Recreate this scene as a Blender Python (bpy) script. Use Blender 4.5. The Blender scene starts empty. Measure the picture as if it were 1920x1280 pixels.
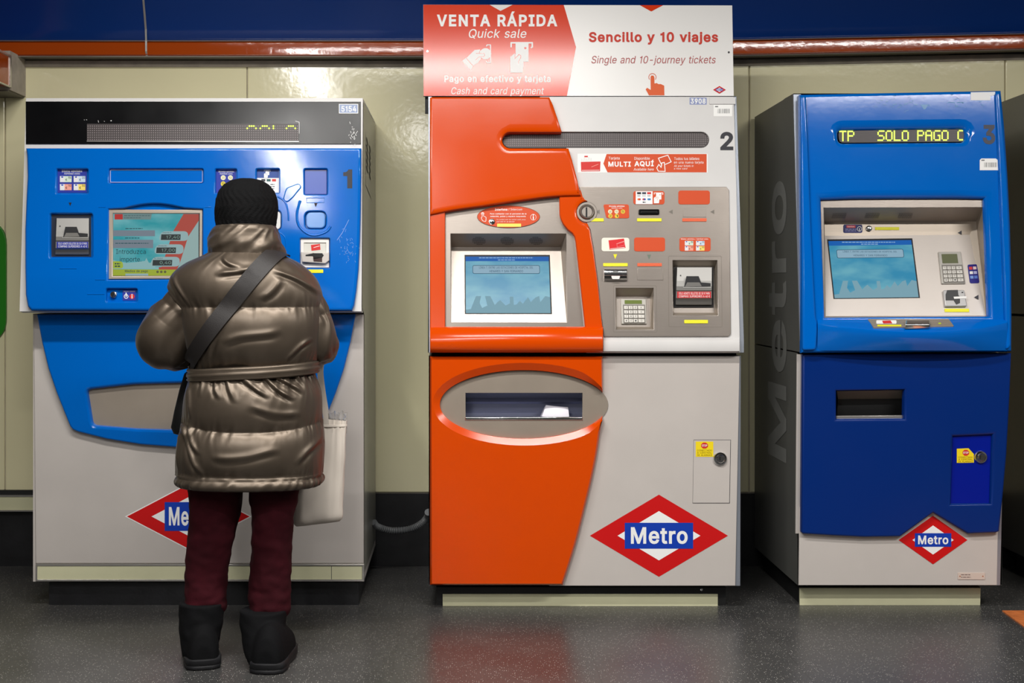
import bpy, bmesh, math, random
from mathutils import Vector, noise
from mathutils.geometry import tessellate_polygon, delaunay_2d_cdt
from mathutils.bvhtree import BVHTree
PI = math.pi
random.seed(7)
SC = bpy.context.scene
COL = SC.collection

# ------------------------------------------------------------------ camera, world, lamps, exposure
F, CX, CY, H, D = 2500.0, 860.0, 533.0, 1.167, 4.8      # focal length in pixels, optical axis, eye height, distance to the machine fronts
cam_d = bpy.data.cameras.new('camera'); cam = bpy.data.objects.new('camera', cam_d); COL.objects.link(cam)
cam.location = (0, -D, H); cam.rotation_euler = (PI / 2, 0, 0)
cam_d.sensor_width = 36; cam_d.lens = 36 * F / 1920
cam_d.shift_x = (960 - CX) / 1920; cam_d.shift_y = (CY - 640) / 1920
cam_d.clip_start = 0.05; cam_d.clip_end = 60
SC.camera = cam
w = bpy.data.worlds.new('station_air'); SC.world = w; w.use_nodes = True
w.node_tree.nodes['Background'].inputs[0].default_value = (1.0, 0.95, 0.88, 1)
w.node_tree.nodes['Background'].inputs[1].default_value = 0.13
vs = SC.view_settings
vs.view_transform = 'Standard'; vs.look = 'None'; vs.gamma = 1; vs.use_curve_mapping = False
vs.exposure = 0.0

def lamp(x, y, z, sx, sy, power, colr=(1.0, 0.975, 0.94), rx=0.0, ry=0.0):
    l = bpy.data.lights.new('fluorescent_lamp', 'AREA'); l.shape = 'RECTANGLE'; l.size = sx; l.size_y = sy
    l.energy = power; l.color = colr
    o = bpy.data.objects.new('fluorescent_lamp', l); o.location = (x, y, z); o.rotation_euler = (rx, ry, 0); COL.objects.link(o)
    return o
LZ = 2.83
lamp(-0.30, -1.7, LZ, 2.1, 0.12, 88)        # tubes over the place where passengers stand
lamp(2.7, -2.65, LZ, 1.9, 0.12, 108)
lamp(-1.2, -4.7, LZ, 0.14, 2.4, 90)         # tubes running away from the wall
lamp(-0.65, -3.4, LZ, 0.8, 0.12, 48)
lamp(-0.4, -8.6, LZ, 0.22, 1.6, 60)

# ------------------------------------------------------------------ materials
def lin(c):
    r = []
    for v in c[:3]:
        v /= 255.0
        r.append(v / 12.92 if v <= 0.04045 else ((v + 0.055) / 1.055) ** 2.4)
    return (r[0], r[1], r[2], 1.0)
_mats = {}
def mat(name, colr, rough=0.45, metal=0.0, bump=None, var=None, coat=0.0, spec=0.5, emit=0.0, aniso=None, rvar=None, sheen=0.0):
    if name in _mats: return _mats[name]
    m = bpy.data.materials.new(name); m.use_nodes = True; _mats[name] = m
    nt = m.node_tree; b = nt.nodes['Principled BSDF']; c = lin(colr)
    b.inputs['Base Color'].default_value = c; b.inputs['Roughness'].default_value = rough; b.inputs['Metallic'].default_value = metal
    b.inputs['Specular IOR Level'].default_value = spec
    b.inputs['Coat Weight'].default_value = coat; b.inputs['Coat Roughness'].default_value = 0.04
    if sheen: b.inputs['Sheen Weight'].default_value = sheen
    if emit:
        b.inputs['Emission Color'].default_value = c; b.inputs['Emission Strength'].default_value = emit; b.inputs['Base Color'].default_value = (.01, .01, .01, 1)
    tc = nt.nodes.new('ShaderNodeTexCoord')
    def noisetex(scale, detail=3, stretch=None):
        n = nt.nodes.new('ShaderNodeTexNoise'); n.inputs['Scale'].default_value = scale; n.inputs['Detail'].default_value = detail
        if stretch:
            mp = nt.nodes.new('ShaderNodeMapping'); mp.inputs['Scale'].default_value = stretch
            nt.links.new(tc.outputs['Object'], mp.inputs['Vector']); nt.links.new(mp.outputs['Vector'], n.inputs['Vector'])
        else: nt.links.new(tc.outputs['Object'], n.inputs['Vector'])
        return n
    if var:                                  # wear: (scale, amount) of darker blotches of its own shape
        n = noisetex(var[0], 5); rmp = nt.nodes.new('ShaderNodeValToRGB')
        rmp.color_ramp.elements[0].position = 0.3; rmp.color_ramp.elements[1].position = 0.72
        k = 1 - var[1]
        rmp.color_ramp.elements[0].color = (c[0] * k, c[1] * k, c[2] * k, 1); rmp.color_ramp.elements[1].color = c
        nt.links.new(n.outputs['Fac'], rmp.inputs['Fac']); nt.links.new(rmp.outputs['Color'], b.inputs['Base Color'])
    if rvar:
        n = noisetex(rvar[0], 4); mr = nt.nodes.new('ShaderNodeMapRange')
        mr.inputs['To Min'].default_value = rough; mr.inputs['To Max'].default_value = rough + rvar[1]
        nt.links.new(n.outputs['Fac'], mr.inputs['Value']); nt.links.new(mr.outputs['Result'], b.inputs['Roughness'])
    if bump:
        n = noisetex(bump[0], 2, bump[2] if len(bump) > 2 else None); bp = nt.nodes.new('ShaderNodeBump')
        bp.inputs['Strength'].default_value = bump[1]; bp.inputs['Distance'].default_value = 0.002
        nt.links.new(n.outputs['Fac'], bp.inputs['Height']); nt.links.new(bp.outputs['Normal'], b.inputs['Normal'])
    return m
def flat(r, g, b_, rough=0.5, emit=0.0):     # printed ink, one material for each colour
    return mat('ink_%02x%02x%02x%s' % (r, g, b_, '_lit' if emit else ''), (r, g, b_), rough=rough, emit=emit, spec=0.3 if not emit else 0.1)

BLUE = mat('blue_gloss_paint', (0, 99, 192), rough=0.08, spec=.36, bump=(45, 0.035), rvar=(7, 0.05))
DOORBLUE = mat('deep_blue_paint', (0, 40, 112), rough=0.26, spec=.3, bump=(55, 0.05), rvar=(5, 0.1))
HATCHBLUE = mat('violet_blue_paint', (0, 24, 140), rough=0.3, spec=.3)
ORANGE = mat('orange_gloss_paint', (210, 70, 0), rough=0.16, spec=.36, bump=(55, 0.04), rvar=(7, 0.06))
WHITE = mat('white_lacquer', (213, 211, 209), rough=0.38, var=(9, 0.05), bump=(180, 0.04))
GREYP = mat('warm_grey_lacquer', (195, 188, 182), rough=0.42, var=(6, 0.06), bump=(180, 0.05))
SILVER = mat('silver_paint', (150, 156, 166), rough=0.35, metal=0.5, bump=(220, 0.1))
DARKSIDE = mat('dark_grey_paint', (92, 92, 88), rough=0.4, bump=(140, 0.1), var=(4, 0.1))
STEEL = mat('brushed_steel', (158, 149, 141), rough=0.36, metal=0.78, bump=(30, 0.08, (1, 1, 30)), var=(10, 0.08))
STEEL2 = mat('satin_steel', (168, 156, 142), rough=0.42, metal=0.45, bump=(30, 0.06, (1, 1, 30)), var=(8, 0.1))
CHROME = mat('chrome', (215, 215, 215), rough=0.14, metal=1.0)
ALU = mat('aluminium_trim', (200, 196, 190), rough=0.3, metal=0.8, bump=(90, 0.05))
STEEL3 = mat('pale_steel', (204, 195, 187), rough=0.4, metal=0.25, bump=(30, 0.06, (1, 1, 30)), var=(8, 0.06))
BLACKG = mat('black_gloss_panel', (8, 8, 10), rough=0.16, rvar=(9, 0.12), spec=.28)
BLACKM = mat('black_matt', (14, 14, 15), rough=0.6, bump=(90, 0.15))
CREAM = mat('cream_panel', (236, 229, 189), rough=0.11, bump=(38, 0.14), var=(2.2, 0.05))
CREAMK = mat('cream_kick_strip', (214, 212, 176), rough=0.3, var=(9, 0.08), bump=(60, 0.06))
PLINTH = mat('dark_plinth', (30, 30, 33), rough=0.4, bump=(70, 0.2), var=(14, 0.5))
NAVY = mat('navy_fascia', (0, 48, 120), rough=0.2, bump=(40, 0.08))
FORANGE = mat('orange_fascia', (172, 70, 16), rough=0.09, bump=(45, 0.16))
SOFFIT = mat('grey_soffit', (104, 98, 88), rough=0.5, var=(5, 0.25))
GRIME = mat('grimy_plaster', (190, 180, 168), rough=0.7, var=(14, 0.35))
LEDBG = mat('led_matrix_ground', (58, 50, 50), rough=0.4)
LEDOFF = flat(150, 140, 140)
LEDON = flat(208, 238, 92, emit=2.0)
W_, K_, DG = flat(240, 240, 238), flat(25, 25, 28), flat(52, 52, 58)
OR_, RED, LOGOR, LOGOB = flat(208, 76, 32), flat(205, 48, 44), flat(200, 12, 14), flat(10, 58, 170)
YEL = mat('yellow_braille_tag', (238, 232, 22), rough=0.45, bump=(400, 0.5))
ORTAG = mat('orange_braille_tag', (228, 96, 52), rough=0.45, bump=(400, 0.5))

def floor_material():
    m = bpy.data.materials.new('speckled_grey_terrazzo'); m.use_nodes = True
    nt = m.node_tree; b = nt.nodes['Principled BSDF']; tc = nt.nodes.new('ShaderNodeTexCoord')
    vo = nt.nodes.new('ShaderNodeTexVoronoi'); vo.inputs['Scale'].default_value = 165
    nt.links.new(tc.outputs['Object'], vo.inputs['Vector'])
    r1 = nt.nodes.new('ShaderNodeValToRGB'); r1.color_ramp.elements[0].position = 0.16; r1.color_ramp.elements[1].position = 0.24
    r1.color_ramp.elements[0].color = (1, 1, 1, 1); r1.color_ramp.elements[1].color = (0, 0, 0, 1)
    nt.links.new(vo.outputs['Distance'], r1.inputs['Fac'])
    sep = nt.nodes.new('ShaderNodeSeparateColor'); nt.links.new(vo.outputs['Color'], sep.inputs['Color'])
    gt = nt.nodes.new('ShaderNodeMath'); gt.operation = 'GREATER_THAN'; gt.inputs[1].default_value = 0.62
    nt.links.new(sep.outputs['Red'], gt.inputs[0])
    mu = nt.nodes.new('ShaderNodeMath'); mu.operation = 'MULTIPLY'
    nt.links.new(r1.outputs['Color'], mu.inputs[0]); nt.links.new(gt.outputs['Value'], mu.inputs[1])
    no = nt.nodes.new('ShaderNodeTexNoise'); no.inputs['Scale'].default_value = 2.4; no.inputs['Detail'].default_value = 5
    nt.links.new(tc.outputs['Object'], no.inputs['Vector'])
    r2 = nt.nodes.new('ShaderNodeValToRGB'); r2.color_ramp.elements[0].position = 0.3; r2.color_ramp.elements[1].position = 0.75
    r2.color_ramp.elements[0].color = lin((54, 54, 54)); r2.color_ramp.elements[1].color = lin((76, 75, 73))
    nt.links.new(no.outputs['Fac'], r2.inputs['Fac'])
    br = nt.nodes.new('ShaderNodeTexBrick'); br.offset = 0.0; br.inputs['Scale'].default_value = 1.0
    br.inputs['Brick Width'].default_value = 0.62; br.inputs['Row Height'].default_value = 0.62; br.inputs['Mortar Size'].default_value = 0.0022
    br.inputs['Color1'].default_value = (1, 1, 1, 1); br.inputs['Color2'].default_value = (0.93, 0.93, 0.93, 1); br.inputs['Mortar'].default_value = (0.8, 0.8, 0.8, 1)
    mp = nt.nodes.new('ShaderNodeMapping'); mp.inputs['Location'].default_value = (0.2, 0.28, 0)
    nt.links.new(tc.outputs['Object'], mp.inputs['Vector']); nt.links.new(mp.outputs['Vector'], br.inputs['Vector'])
    mx = nt.nodes.new('ShaderNodeMix'); mx.data_type = 'RGBA'; mx.blend_type = 'MULTIPLY'; mx.inputs['Factor'].default_value = 1
    nt.links.new(r2.outputs['Color'], mx.inputs['A']); nt.links.new(br.outputs['Color'], mx.inputs['B'])
    m2 = nt.nodes.new('ShaderNodeMix'); m2.data_type = 'RGBA'; m2.inputs['B'].default_value = lin((196, 192, 184))
    nt.links.new(mu.outputs['Value'], m2.inputs['Factor']); nt.links.new(mx.outputs['Result'], m2.inputs['A'])
    nt.links.new(m2.outputs['Result'], b.inputs['Base Color'])
    mr = nt.nodes.new('ShaderNodeMapRange'); mr.inputs['To Min'].default_value = 0.2; mr.inputs['To Max'].default_value = 0.42
    nt.links.new(no.outputs['Fac'], mr.inputs['Value']); nt.links.new(mr.outputs['Result'], b.inputs['Roughness'])
    n3 = nt.nodes.new('ShaderNodeTexNoise'); n3.inputs['Scale'].default_value = 90; nt.links.new(tc.outputs['Object'], n3.inputs['Vector'])
    bp = nt.nodes.new('ShaderNodeBump'); bp.inputs['Strength'].default_value = 0.12; bp.inputs['Distance'].default_value = 0.002
    nt.links.new(n3.outputs['Fac'], bp.inputs['Height']); nt.links.new(bp.outputs['Normal'], b.inputs['Normal'])
    return m
FLOOR = floor_material()

# ------------------------------------------------------------------ geometry helpers
EYE = Vector((0, -D, H))
def at(px, py, Y):                            # the point of the vertical plane Y that the photograph shows at (px, py)
    Z = Y + D
    return Vector(((px - CX) / F * Z, Y, H + (CY - py) / F * Z))
class Pl:                                     # a plane of the scene
    def __init__(s, p0, n):
        s.p = Vector(p0); s.n = Vector(n).normalized()
        if s.n.y > 0: s.n = -s.n
        u = Vector((1, 0, 0)); s.u = (u - s.n * u.dot(s.n)).normalized(); s.v = s.u.cross(s.n)
        if s.v.z < 0: s.v = -s.v
    def pt(s, px, py, off=0.0):
        d = Vector(((px - CX) / F, 1, (CY - py) / F)); q = s.p + s.n * off
        return EYE + d * ((q - EYE).dot(s.n) / d.dot(s.n))
    def uv(s, P): r = P - s.p; return (r.dot(s.u), r.dot(s.v))
    def xyz(s, u, v, wv): return s.p + s.u * u + s.v * v + s.n * wv
def rows(Y1, py1, Y2, py2):
    a, b = at(CX, py1, Y1), at(CX, py2, Y2)
    return Pl(a, Vector((1, 0, 0)).cross(b - a))
def flatpl(Y): return Pl((0, Y, 0), (0, -1, 0))
def tri(a, b, c): return Pl(a, (b - a).cross(c - a))

def area2(p): return 0.5 * sum(p[i][0] * p[(i + 1) % len(p)][1] - p[(i + 1) % len(p)][0] * p[i][1] for i in range(len(p)))
def inset(p, wd):                             # counter-clockwise polygon moved inwards, a width for each vertex
    n = len(p); out = []
    for i in range(n):
        a, b, c = p[i - 1], p[i], p[(i + 1) % n]
        e1 = (b[0] - a[0], b[1] - a[1]); e2 = (c[0] - b[0], c[1] - b[1])
        l1 = math.hypot(*e1) or 1e-9; l2 = math.hypot(*e2) or 1e-9
        n1 = (-e1[1] / l1, e1[0] / l1); n2 = (-e2[1] / l2, e2[0] / l2)
        k = 1 + n1[0] * n2[0] + n1[1] * n2[1]; k = max(k, 0.35)
        out.append((b[0] + (n1[0] + n2[0]) / k * wd[i], b[1] + (n1[1] + n2[1]) / k * wd[i]))
    return out
def rrect(x0, y0, x1, y1, r, n=5):
    r = min(r, abs(x1 - x0) / 2, abs(y1 - y0) / 2); pts = []
    for cx, cy, a0 in ((x1 - r, y0 + r, -90), (x1 - r, y1 - r, 0), (x0 + r, y1 - r, 90), (x0 + r, y0 + r, 180)):
        for i in range(n + 1):
            a = math.radians(a0 + 90 * i / n); pts.append((cx + r * math.cos(a), cy + r * math.sin(a)))
    return pts
def ell(cx, cy, rx, ry, n=32, a0=0, a1=360, closed=True):
    m = n if closed else n + 1
    return [(cx + rx * math.cos(math.radians(a0 + (a1 - a0) * i / n)), cy + ry * math.sin(math.radians(a0 + (a1 - a0) * i / n))) for i in range(m)]
def roundpoly(pts, r, n=4):                   # corners of a polygon rounded with quadratic arcs
    out = []; N = len(pts)
    for i in range(N):
        a, b, c = Vector(pts[i - 1][:2]), Vector(pts[i][:2]), Vector(pts[(i + 1) % N][:2])
        d1 = min(r, (a - b).length * .45); d2 = min(r, (c - b).length * .45)
        p, q = b + (a - b).normalized() * d1, b + (c - b).normalized() * d2
        for k in range(n + 1):
            t = k / n; out.append(tuple((1 - t) ** 2 * p + 2 * t * (1 - t) * b + t * t * q))
    return out
def smoothline(pts, n=6):                     # Catmull-Rom through the points
    out = []
    for i in range(len(pts) - 1):
        p0 = pts[max(i - 1, 0)]; p1 = pts[i]; p2 = pts[i + 1]; p3 = pts[min(i + 2, len(pts) - 1)]
        for k in range(n):
            t = k / n
            out.append(tuple(0.5 * (2 * p1[j] + (p2[j] - p0[j]) * t + (2 * p0[j] - 5 * p1[j] + 4 * p2[j] - p3[j]) * t * t + (3 * p1[j] - p0[j] - 3 * p2[j] + p3[j]) * t ** 3) for j in range(len(p1))))
    out.append(tuple(pts[-1])); return out

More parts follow.
